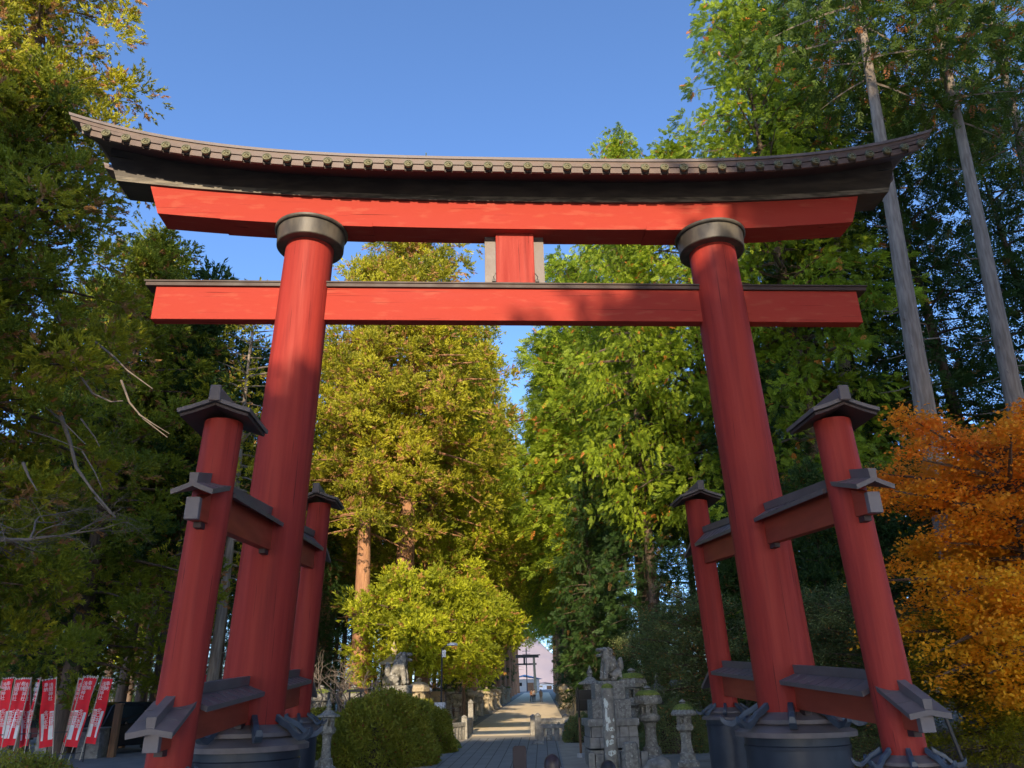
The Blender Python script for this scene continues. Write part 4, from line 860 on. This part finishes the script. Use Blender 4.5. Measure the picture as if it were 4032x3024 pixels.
# ------------------------------------------------------------------ notice board, iron frame, lamp post, small signs
yB = 33.9; bp = gnd(1255, 1636)
q = empty('notice_board', (bp.x, bp.y, gz(bp.y)), 0, 'black notice board on one post beside the right lantern row', 'notice board')
zA, zB = fitz(1258, c3y(1008), bp.y)-gz(bp.y), fitz(1258, c3y(770), bp.y)-gz(bp.y); wB_ = at(c3x(438), 1500, bp.y).x-at(c3x(192), 1500, bp.y).x
xb = at(c3x(315), 1500, bp.y).x-bp.x
MB().box((xb, .0, (zA+zB)/2), (wB_, .07, zB-zA)).build('board', m_signblack, q, bevel=.01)
MB().box((xb, -.05, (zA+zB)/2+.02), (wB_, .03, .03)).build('crossbar', m_darkmetal, q)
MB().tube([(0, -.06, 0), (0, -.06, zB+.1)], .045, 10).build('post', m_signblack, q, smooth=60)
MB().tube([(0, -.061, .16), (0, -.061, zA-.25)], .052, 10).build('wooden_sleeve', m_wood, q, smooth=60)
MB().lathe([(.17, 0), (.15, .14), (.05, .17)], 10).build('foot', m_concrete, q)
yF = 33; q = empty('iron_stand', tuple(on_ground(752, 1560, yF)), 0, 'thin black iron frame standing behind the large azalea', 'frame')
x1 = at(775, 1500, yF).x-at(751, 1500, yF).x; zt = fitz(760, 1494, yF)-gz(yF)
for xx in (0, x1): MB().tube([(xx, 0, 0), (xx, 0, zt)], .035, 8).build('leg', m_darkmetal, q)
MB().box((x1/2, 0, zt+.03), (x1+.25, .1, .1)).build('top_bar', m_darkmetal, q)
q = empty('iron_post', tuple(on_ground(707, 1560, 31)), 0, 'short black iron post left of the iron frame', 'post')
MB().tube([(0, 0, 0), (0, 0, fitz(707, 1495, 31)-gz(31))], .05, 8).lathe([(.09, 0), (.09, .05)], 8).build('pole', m_darkmetal, q)
yS = 48; lp = on_ground(953, 1540, yS); zt = fitz(955, 1395, yS)-gz(yS)
q = empty('street_lamp', tuple(lp), 0, 'thin street lamp with white head at the left of the avenue', 'street lamp')
MB().tube([(0, 0, 0), (0, 0, zt*.97)], [.06, .045], 8).build('pole', m_darkmetal, q)
MB().tube([(0, 0, zt*.96), (.25, 0, zt), (.55, 0, zt+.02)], .035, 6).build('arm', m_darkmetal, q)
MB().lathe([(.12, 0), (.34, .03), (.30, .14), (.1, .2)], 14, (.62, 0, zt-.02)).build('lamp_head', m_white, q, smooth=50)
MB().box((.12, -.08, zt*.91), (.22, .06, .4)).build('control_box', m_white, q, bevel=.01)
q = empty('small_white_sign', tuple(on_ground(950, 1545, 45.5)), 0, 'small blank white sign at the left of the avenue entrance', 'sign')
zz = fitz(950, 1526, 45.5)-gz(45.5)
MB().box((0, 0, zz), (.6, .04, .42)).build('panel', m_white, q, bevel=.01); MB().tube([(0, .03, 0), (0, .03, zz)], .03, 6).build('post', m_darkmetal, q)
# rear of the brown board close to the viewer
yq = 14.0; cu = (1900+538/3.687)*.5486; ct_ = (2750+686/3.687)*.5486; wq = at((1900+637/3.687)*.5486, 1630, yq).x-at((1900+440/3.687)*.5486, 1630, yq).x
q = empty('standing_board', (at(cu, 1630, yq).x, yq, 0), 0, 'plain dark brown board with rounded corners, bottom centre', 'sign'); zt = fitz(cu, ct_, yq)
N = 8; R = .05; pr_ = []
for (cx_, cz_, a0_) in ((wq/2-R, zt-R, 0), (-wq/2+R, zt-R, 90)):
    for i in range(N+1): a = rad(a0_+90*i/N); pr_.append((cx_+R*math.cos(a), cz_+R*math.sin(a)))
pr_ += [(-wq/2, .35), (wq/2, .35)]
MB().sweep([[(x, -.02, z) for x, z in pr_], [(x, .02, z) for x, z in pr_]]).build('panel', m_brown, q, bevel=.005)
for s2 in (-1, 1): MB().box((s2*wq*.35, .03, .2), (.04, .03, .5)).build('leg', m_darkmetal, q)
MB().box((0, .03, .02), (wq*1.2, .35, .04)).build('foot_plate', m_darkmetal, q)
# ------------------------------------------------------------------ people
def person(p, H, face, label, top, legs, hair, sleeve=None, long_hair=False, walk=0.0, coat=False, hat=None, z0=None):
    r = empty('person', (p[0], p[1], gz(p[1]) if z0 is None else z0), face, label, 'person', None, H/1.7)
    st = walk*.16
    V = [(0, 0, .93), (0, .0, 1.12), (0, 0, 1.34), (0, .0, 1.46), (0, -.01, 1.55), (0, -.015, 1.62)]
    E_ = [(i, i+1) for i in range(5)]; R_ = [(.15, .11), (.135, .10), (.16, .11), (.055, .055), (.078, .09), (.07, .085)]
    for sg in (-1, 1):
        k = len(V); V += [(sg*.10, 0, .86), (sg*.105, -sg*st*.6-.01, .49), (sg*.105, -sg*st*1.1+.03, .10), (sg*.11, -sg*st*1.1-.10, .035)]
        E_ += [(0, k), (k, k+1), (k+1, k+2), (k+2, k+3)]; R_ += [.095, .062, .042, .038]
        k = len(V); V += [(sg*.19, 0, 1.38), (sg*.235, sg*st*.4+.02, 1.12), (sg*.225, sg*st*.7-.06, .88), (sg*.22, sg*st*.8-.08, .80)]
        E_ += [(2, k), (k, k+1), (k+1, k+2), (k+2, k+3)]; R_ += [.058, .043, .034, (.02, .036)]
    body = skin('body', V, E_, R_, m_skin, r, sub=1)
    # nose, ears
    MB().lathe([(.016, 0), (.012, .02), (.004, .05)], 6, M=Matrix.Translation((0, -.098, 1.575))).build('nose', m_skin, r, smooth=60)
    for sg in (-1, 1): 
        MB().lathe([(.012, -.03), (.022, 0), (.012, .03)], 8, (sg*.083, 0, 1.585)).build('ear', m_skin, r, smooth=60)
        MB().lathe([(.008, -.006), (.011, 0), (.008, .006)], 6, (sg*.032, -.094, 1.61)).build('eye', m_hair, r)
        for f in range(5):      # fingers and thumb
            x = sg*.22; yb = sg*st*.8-.10+f*.017; L = (.06, .075, .08, .072, .055)[f]
            if f == 0: MB().tube([(x, yb-.01, .80), (x-sg*.01, yb-.035, .77), (x-sg*.012, yb-.04, .745)], [.010, .009, .007], 6).build('finger', m_skin, r)
            else: MB().tube([(x, yb, .785), (x-sg*.006, yb-.004, .785-L*.6), (x-sg*.02, yb-.008, .785-L)], [.0095, .009, .007], 6).build('finger', m_skin, r)
    VT = [(0, 0, .92), (0, 0, 1.12), (0, 0, 1.34), (0, 0, 1.44)]; ET = [(0, 1), (1, 2), (2, 3)]; RT = [(.172, .125), (.158, .118), (.178, .125), (.075, .075)]
    for sg in (-1, 1):
        k = len(VT); VT += [(sg*.19, 0, 1.38), (sg*.237, sg*st*.4+.02, 1.12), (sg*.227, sg*st*.7-.05, .90)]; ET += [(2, k), (k, k+1), (k+1, k+2)]; RT += [.072, .056, .047]
    skin('jacket', VT, ET, RT, top, r, sub=1)
    if coat: MB().lathe([(.24, .50), (.21, .75), (.175, .96)], 16).build('coat_skirt', top, r, smooth=60)
    VL = [(0, 0, .93)]; EL = []; RL = [(.158, .118)]
    for sg in (-1, 1):
        k = len(VL); VL += [(sg*.10, 0, .84), (sg*.105, -sg*st*.6-.01, .49), (sg*.105, -sg*st*1.1+.03, .10)]; EL += [(0, k), (k, k+1), (k+1, k+2)]; RL += [.108, .078, .06]
    skin('trousers', VL, EL, RL, legs, r, sub=1)
    mb = MB()
    for sg in (-1, 1): mb = MB(); mb.box((sg*.108, -sg*st*1.1-.04, .04), (.10, .27, .08), taper=.8).build('shoe', m_rubber, r, bevel=.02)
    # hair: a cap that follows the skull, open at the face
    vs = []; fs = []; n = 20; mm = 9
    for i in range(mm):
        t = i/(mm-1)
        for j in range(n):
            a = 2*math.pi*j/n; front = max(0, math.cos(a+math.pi/2+math.pi))   # 1 towards -y
            front = max(0, -math.sin(a)); low = 2.05*(1-front*.52); ph = t*low
            rr = .104 if ph < 1.57 else .104+.004*(ph-1.57)
            z = 1.615+(.118*math.cos(ph) if ph < 1.57 else -.34*(ph-1.57)); q_ = math.sin(min(ph, 1.57))
            vs.append((rr*q_*math.cos(a)*.98, .006+rr*1.12*q_*math.sin(a), z))
    for i in range(mm-1):
        for j in range(n): fs.append((i*n+j, i*n+(j+1) % n, (i+1)*n+(j+1) % n, (i+1)*n+j))
    h = MB().add(vs, fs).build('hair', hair, r, smooth=80); md = h.modifiers.new('thick', 'SOLIDIFY'); md.thickness = .012; md.offset = -1
    return r
c4x = lambda x: (1900+x/3.687)*.5486; c4y = lambda y: (2750+y/3.687)*.5486
def head_at(u, vt, wpx, H):   # distance at which a standing figure's head is wpx wide in the picture
    y = 12.0
    for _ in range(6):
        pass
    return y
def put_person(u, vtop, y, H, *a, **k):
    t = at(u, vtop, y); return person((t.x, y), H, *a, z0=t.z-H*1.02, **k)
yv = 10.0
t = at(c4x(1005), c4y(800), yv)
person((t.x, yv), 1.62, rad(180), 'person with dark brown hair and white jacket walking away, bottom centre', m_clothW, m_clothC, m_hairb, walk=1, z0=t.z-1.62*1.022)
pw = [c for c in bpy.data.objects if c.get('label', '').startswith('person with dark brown hair')][0]
MB().lathe([(.20, 1.40), (.175, 1.47), (.135, 1.545), (.118, 1.575), (.09, 1.56)], 20, (0, .02, 0)).build('hood', m_clothW, pw, smooth=60)
t = at(c4x(1818), c4y(885), yv)
person((t.x, yv), 1.60, rad(170), 'person with black hair and black coat, only the head showing right of the brown board', m_clothK, m_clothC, m_hair, walk=1, z0=t.z-1.60*1.022)
for (u, vb, lab, top, legs, coat, f) in ((1148.5, 1515.5, 'person in an orange brown coat walking on the far avenue, left one', m_clothA, m_clothC, False, 20), (1154.5, 1515.5, 'person in a pale shirt and dark trousers on the far avenue, middle one', m_clothB, m_clothC, False, -10), (1169, 1516, 'person in a tan outfit on the far avenue, right one', m_clothT, m_clothT, False, 5)):
    g_ = gnd(u, vb); person((g_.x, g_.y), 1.72, rad(f), lab, top, legs, m_hair, walk=.8)
# ------------------------------------------------------------------ banners
def kanji(txt, size, m, parent, M):
    cu_ = bpy.data.curves.new('lettering', 'FONT'); cu_.body = txt; cu_.size = size; cu_.align_x = 'CENTER'; cu_.resolution_u = 2; cu_.space_line = .95; cu_.extrude = .002
    o = bpy.data.objects.new('t', cu_); COL.objects.link(o); bpy.context.view_layer.update()
    me = bpy.data.meshes.new_from_object(o.evaluated_get(bpy.context.evaluated_depsgraph_get())); bpy.data.objects.remove(o)
    me.transform(M); me.materials.clear(); me.materials.append(m); me.name = 'lettering'; return link('lettering', me, parent)
def banner(ub, vb, ut, vt, y, label, wdt=.50, side=1, turn=0):
    b_ = at(ub, vb, y); t_ = at(ut, vt, y); L = (t_-b_).length; tilt = math.atan2(t_.x-b_.x, t_.z-b_.z)
    r = empty('banner_flag', (b_.x, y, b_.z), 0, label, 'banner', 'red and white banners standing in a row'); r.rotation_euler = (0, tilt, turn)
    MB().tube([(0, 0, -.1), (0, 0, L)], .022, 8).build('pole', m_pole, r)
    MB().tube([(-side*.03, 0, L-.06), (side*(wdt+.05), 0, L-.05)], .012, 6).build('top_rod', m_pole, r)
    h = L*.80; z1 = L-.09; z0 = z1-h; nx, nz = 6, 16; g = random.Random(int(ub))
    def cloth(x0, x1, za, zb_, m, nm, off):
        vs = []; 
        for j in range(nz+1):
            for i in range(nx+1):
                s = x0+(x1-x0)*i/nx; z = za+(zb_-za)*j/nz; vs.append((side*s, -off+.06*math.sin(s*9+z*3+ub)*(s/wdt), z))
        return MB().add(vs, [(j*(nx+1)+i, j*(nx+1)+i+1, (j+1)*(nx+1)+i+1, (j+1)*(nx+1)+i) for j in range(nz) for i in range(nx)]).build(nm, m, r, smooth=60)
    cloth(.03, wdt, z0, z1, m_cloth_r, 'cloth', 0)
    cloth(wdt*.06, wdt*.36, z0+h*.10, z0+h*.52, m_cloth_w, 'white_panel', .014)
    cloth(wdt*.72, wdt*.90, z0+h*.10, z0+h*.50, m_cloth_w, 'white_stripe', .014)
    sx = Matrix.Rotation(rad(90), 4, 'X')
    kanji('奉\n納', .20, m_cloth_w, r, Matrix.Translation((side*wdt*.66, -.05, z1-.27)) @ sx)
    kanji('浅\n間\n神\n社', .20, m_cloth_w, r, Matrix.Translation((side*wdt*.32, -.05, z1-.30)) @ sx)
    kanji('富\n士\n山', .19, m_cloth_r, r, Matrix.Translation((side*wdt*.21, -.055, z0+h*.44)) @ sx)
    kanji('北\n口\n本\n宮', .20, m_cloth_w, r, Matrix.Translation((side*wdt*.56, -.055, z0+h*.48)) @ sx)
    for k in range(5): MB().box((side*(.06+k*(wdt-.08)/4), 0, z1+.03), (.03, .012, .07)).build('loop', m_cloth_w, r)
    for k in range(4): MB().box((side*.015, 0, z0+h*(k+.5)/4), (.05, .012, .03)).build('loop', m_cloth_w, r)
    return r
k4 = .5486/3.16
B4 = lambda x, y: (x*k4, 2500*.5486+y*k4)
for (xb, yb, xt, yt, y, side, lab, wd) in ((-120, 1560, 30, 530, 38, 1, 'red banner at the left edge of the picture, partly cropped', .5), (110, 1560, 122, 560, 39, -1, 'red banner second from the left edge with upright pole', .6), (-15, 1560, 195, 530, 37.5, 1, 'leaning red banner third from the left edge', .5),
        (140, 1560, 395, 525, 37, -1, 'leaning red banner whose pole crosses the upright one', .4), (365, 1560, 388, 530, 38, -1, 'narrow red banner on an upright pole in the left bunch', .45), (280, 1560, 508, 530, 37, -1, 'nearly furled banner on the rightmost leaning pole of the left bunch', .12),
        (650, 1570, 705, 520, 37.6, -1, 'single brightest red banner standing alone between the two bunches', .62), (735, 1560, 985, 530, 38.4, 1, 'red banner at the left of the right hand bunch', .42), (745, 1580, 1045, 505, 37.2, 1, 'wide leaning red banner in the middle of the right hand bunch', .58),
        (860, 1545, 1225, 515, 38, -1, 'red banner at the centre of the right hand bunch, behind', .5), (1000, 1530, 1280, 512, 37.4, 1, 'rightmost red banner of the right hand bunch', .5)):
    ub, vb = B4(xb, yb); ut, vt = B4(xt, yt); banner(ub, vb, ut, vt, y, lab, wd, side)
g_ = on_ground(455, 1520, 52); 
banner(462, 1530, 463, 1452, 52, 'red banner glimpsed between the left posts', .6, -1)
q = empty('banner_rack', tuple(on_ground(120, 1620, 37.7)), 0, 'thin dark rack that holds the red banners', 'rack')
xa, xb_ = at(-60, 1600, 37.7).x-q.location.x, at(340*.5486, 1600, 37.7).x-q.location.x
for zz in (.28, 1.15): MB().tube([(xa, 0, zz), (xb_, 0, zz+.1)], .022, 6).build('rail', m_darkmetal, q)
for i in range(7):
    x = xa+(xb_-xa)*i/6; MB().tube([(x, 0, 0), (x, 0, 1.25)], .025, 6).build('post', m_darkmetal, q)
# ------------------------------------------------------------------ wooden posts and stumps by the parking ground
def wpost(u, vb, vt, y, w_, label, m=m_wood, cat='wooden post'):
    p, H = fit(u, vb, vt, y); q = empty('wooden_post', tuple(p), 0, label, cat)
    MB().box((0, 0, H/2), (w_, w_, H+.1), taper=.95).build('shaft', m, q, bevel=.02); MB().box((0, 0, H+.07), (w_*1.15, w_*1.15, .05)).build('cap', m, q)
wpost(B4(1400, 0)[0], B4(0, 1410)[1], B4(0, 880)[1], 40, .30, 'thin brown wooden post beside the black van')
wpost(B4(1345, 0)[0], B4(0, 1250)[1], B4(0, 920)[1], 46, .55, 'broad brown wooden stump under the black van side mirror', cat='stump')
wpost(B4(1505, 0)[0], B4(0, 1210)[1], B4(0, 890)[1], 46, .5, 'broad wooden stump with orange sunlit face', cat='stump')
wpost(B4(1145, 0)[0], B4(0, 1420)[1], B4(0, 1180)[1], 40, 1.0, 'pale stone block behind the right banners', m_stone, 'stone block')
wpost(B4(580, 0)[0], B4(0, 1400)[1], B4(0, 950)[1], 44, .8, 'grey stone block between the banner bunches', m_stone, 'stone block')
# ------------------------------------------------------------------ cars
def car(p, rz, L, Wc, H, paint, label, van=False):
    r = empty('parked_car', (p[0], p[1], gz(p[1])), rz, label, 'car')
    x = L/2; hb = H*.52
    if van: prof_ = [(-x, .35), (-x*1.0, hb*.8), (-x*.93, hb), (-x*.72, H*.93), (-x*.55, H), (x*.80, H*.985), (x*.97, H*.8), (x, hb), (x, .35)]
    else: prof_ = [(-x, .35), (-x*.99, hb*.78), (-x*.80, hb*.95), (-x*.48, hb*1.02), (-x*.22, H*.95), (x*.0, H), (x*.45, H*.97), (x*.78, hb*1.15), (x*.98, hb*1.05), (x, .35)]
    secs = []
    for (yy, inset, zs) in ((-Wc/2, 1, 0), (-Wc/2*.96, 1, 0), (Wc/2*.96, 1, 0), (Wc/2, 1, 0)):
        q = []
        for (a, z) in prof_:
            k = 1 if z <= hb*1.06 else .80; q.append((a if abs(yy) < Wc/2*.99 else a*.985, (yy*k), z if abs(yy) < Wc/2*.99 else z*.985))
        secs.append(q)
    MB().sweep(secs).build('body', paint, r, smooth=25, bevel=.03)
    top = [(a, z) for a, z in prof_ if z > hb*1.03]
    for sg in (-1, 1):          # side glass, one pane per door
        x0, x1 = top[0][0]*1.0, top[-1][0]*.98
        for (a, b_) in ((x0+.10, -.02), (.06, x1*.55), (x1*.55+.08, x1-.08)) if x1*.55 > .2 else ((x0+.1, -.02), (.06, x1-.05)):
            zt = H*.9; zb_ = hb*1.10; sl = (zt-zb_)*.0
            yb_, yt_ = sg*(Wc/2*.985), sg*(Wc/2*.83)
            MB().add([(a-.10, yb_, zb_), (b_, yb_, zb_), (b_, yt_, zt), (a+.12, yt_, zt), (a-.10, yb_-sg*.02, zb_), (b_, yb_-sg*.02, zb_), (b_, yt_-sg*.02, zt), (a+.12, yt_-sg*.02, zt)], [(0, 1, 2, 3), (4, 5, 6, 7), (0, 1, 5, 4), (1, 2, 6, 5), (2, 3, 7, 6), (3, 0, 4, 7)]).build('side_window', m_glass, r)
    a, z_ = top[0]; fr = prof_[prof_.index(top[0])-1]
    def scr(p0, p1, nm, off):
        y0, y1 = Wc/2*.86, Wc/2*.72
        MB().add([(p0[0]+off, -y0, p0[1]+.04), (p0[0]+off, y0, p0[1]+.04), (p1[0]+off, y1, p1[1]-.03), (p1[0]+off, -y1, p1[1]-.03)], [(0, 1, 2, 3)]).build(nm, m_glass, r)
    scr(fr, top[0], 'windscreen', -.02); bk = prof_[prof_.index(top[-1])+1]; scr(bk, top[-1], 'rear_window', .02)
    for sg in (-1, 1):
        MB().box((-x*.98, sg*Wc*.36, hb*.80), (.14, Wc*.2, .16)).build('headlight', m_headlamp, r, bevel=.03)
        MB().box((x*.985, sg*Wc*.42, hb*.9), (.10, .16, .30)).build('tail_light', m_rlamp, r, bevel=.02)
        MB().box((-x*.42, sg*(Wc/2+.09), hb*1.12), (.12, .2, .14)).build('side_mirror', paint, r, bevel=.03)
        for xx in (-x*.62, x*.62):
            w_ = MB().lathe([(.24, -.11), (.33, -.09), (.33, .09), (.24, .11)], 24, M=Matrix.Translation((xx, sg*(Wc/2-.10), .33)) @ Matrix.Rotation(rad(90), 4, 'X')).build('wheel', m_rubber, r, smooth=40)
            MB().lathe([(.21, -.125), (.22, 0), (.21, .125)], 14, M=Matrix.Translation((xx, sg*(Wc/2-.10), .33)) @ Matrix.Rotation(rad(90), 4, 'X')).build('rim', m_chrome, w_, smooth=30)
    MB().box((-x-.01, 0, hb*.74), (.06, Wc*.46, .10)).build('grille', m_chrome, r, bevel=.01)
    MB().box((-x-.02, 0, .45), (.05, .34, .17)).build('number_plate', m_white, r)
    return r
p = on_ground(287, 1560, 43); car((p.x, 43), rad(52), 4.6, 1.9, 2.35, m_carblack, 'black van parked behind the right hand banners', True)
p = on_ground(70, 1560, 52); car((p.x, 52), rad(15), 4.4, 1.7, 1.55, m_cardark, 'dark red car parked behind the left banners')
p = on_ground(652, 1540, 55); car((p.x, 56), rad(100), 4.2, 1.7, 1.6, m_carwhite, 'white car seen between the left posts and the azaleas', True)
p = on_ground(800, 1540, 55); car((p.x, 57), rad(75), 4.3, 1.7, 1.75, m_carwhite, 'white car just left of the left lion pedestal', True)
# ------------------------------------------------------------------ bare shrubs
def bare(p, H, spread, label, seed=1, m=m_twig, depth=6, nb0=5, name='bare_tree', th=0.0, thick=1.0):
    g = random.Random(seed); mb = MB(); r = empty(name, (p[0], p[1], gz(p[1])), 0, label, 'bare tree')
    def grow(pt, d, L, rr, k):
        q = [pt]; dd = d.copy()
        for i in range(3):
            dd = (dd+Vector((g.uniform(-.3, .3), g.uniform(-.3, .3), g.uniform(-.2, .16)))).normalized(); q.append(q[-1]+dd*L/3)
        mb.tube(q, [rr, rr*.85, rr*.7, rr*.55], 5 if k > 3 else 3, cap=False)
        if k > 0:
            for j in range(g.choice((2, 3, 3))):
                nd = (dd+Vector((g.uniform(-1, 1)*spread, g.uniform(-1, 1)*spread, g.uniform(-.45, .5)))).normalized(); grow(q[-1 if j == 0 else g.choice((1, 2, 3))], nd, L*g.uniform(.6, .85), rr*.58, k-1)
    for j in range(nb0):
        a = j*6.28/nb0+g.random(); grow(Vector((0, 0, th)), Vector((math.cos(a)*.75, math.sin(a)*.5, .9-.1*th)).normalized(), H*.36, .085*H/4*thick, depth-1)
    if th: mb.tube([(0, 0, -.2), (.1, 0, th*.5), (0, 0, th)], [.2, .16, .12], 8)
    mb.build('branches', m, r, fix=False); return r
p = on_ground(712, 1520, 37); bare((p.x, 37), 4.6, 1.0, 'bare grey leafless cherry tree beside the left back small post', 3, depth=6, nb0=6)
p = on_ground(800, 1520, 41); bare((p.x, 41.5), 3.6, 1.0, 'second leafless tree left of the left guardian lion', 5, depth=6, nb0=4)
p = on_ground(935, 1520, 46); bare((p.x, 46), 3.2, .9, 'leafless shrub right of the left guardian lion', 8, depth=6, nb0=4)
p = on_ground(-40, 1000, 21); bare((p.x, 20.5), 5.0, 1.0, 'leafless tree with fine twigs at the left edge', 12, depth=7, nb0=4, th=6.6, thick=.6)
# prop pole
q = empty('prop_pole', tuple(on_ground(2075, 1650, 20)), 0, 'black slanting prop pole under the maple', 'pole')
a_ = at(2085, 1655, 20)-q.location; b_ = at(2035, 1530, 20)-q.location
MB().tube([tuple(a_-Vector((-.1, 0, .6))), tuple(b_)], .05, 8).build('pole', m_darkmetal, q)
# ------------------------------------------------------------------ sheds and far things at the end of the avenue
def shed(u, vb, vt, y, w_, d_, label, wallm, roofm, over=.3, name='shed'):
    p, H = fit(u, vb, vt, y); q = empty(name, tuple(p), 0, label, 'building')
    MB().box((0, 0, H*.36), (w_, d_, H*.74)).build('wall', wallm, q)
    MB().sweep([[(s*(w_/2+over), -d_/2-over, H*.72), (0+s*0, -d_/2-over, H), (-s*(w_/2+over), -d_/2-over, H*.72), (0, -d_/2-over, H*.9)] for s in (1,)]+[[((w_/2+over), d_/2+over, H*.72), (0, d_/2+over, H), (-(w_/2+over), d_/2+over, H*.72), (0, d_/2+over, H*.9)]]).build('roof', roofm, q)
    MB().box((w_*.2, -d_/2-.02, H*.26), (w_*.22, .05, H*.5)).build('door', m_wood, q); MB().box((-w_*.22, -d_/2-.02, H*.42), (w_*.26, .05, H*.2)).build('window', m_glass, q)
    return q
shed(903, 1545, 1470, 66, 4.2, 3.5, 'small tan walled hut behind the leafless shrub', m_tan, m_wood)
shed(975, 1545, 1490, 72, 4.0, 3, 'dark brown wooden hut behind the left lantern row', m_wood, m_copper_s)
yT = 205; pc = on_ground(1134, 1480, yT)
q = empty('far_stone_torii', tuple(pc), rad(-5), 'small dark torii at the far end of the avenue', 'torii gate')
zk = fitz(1125, 1421, yT)-gz(yT); zn = fitz(1125, 1435, yT)-gz(yT)
for s2 in (-1, 1): MB().tube([(s2*2.7, 0, 0), (s2*2.45, 0, zk)], [.38, .30], 14).build('pillar', m_stone_sun, q, smooth=60)
MB().box((0, 0, zk+.25), (7.4, .55, .55)).build('top_beam', m_joint, q); MB().box((0, 0, zk+.62), (8.2, .8, .22)).build('roof_beam', m_joint, q)
MB().box((0, 0, zn), (6.2, .3, .42)).build('tie_beam', m_joint, q); MB().box((0, 0, (zk+zn)/2), (.5, .3, zk-zn)).build('strut', m_joint, q)
shed(1132, 1505, 1458, 250, 9, 8, 'far house with a bright blue roof at the end of the avenue', m_concrete, m_blueroof, 1.0, 'far_house')
shed(1115, 1500, 1470, 300, 14, 8, 'pale far house behind the blue roofed one', m_tan, m_copper, 1.0, 'far_house')
shed(1175, 1500, 1474, 290, 8, 8, 'pale far house right of the small torii', m_white, m_copper_s, 1.0, 'far_house')
q = empty('utility_pole', tuple(on_ground(1139, 1500, 240)), 0, 'thin utility pole behind the small far torii', 'utility pole')
zt = fitz(1139, 1400, 240)-gz(240)
MB().tube([(0, 0, 0), (0, 0, zt)], .16, 8).build('pole', m_darkmetal, q); 
for k in (.86, .93): MB().box((0, 0, zt*k), (2.4, .12, .12)).build('crossarm', m_darkmetal, q)
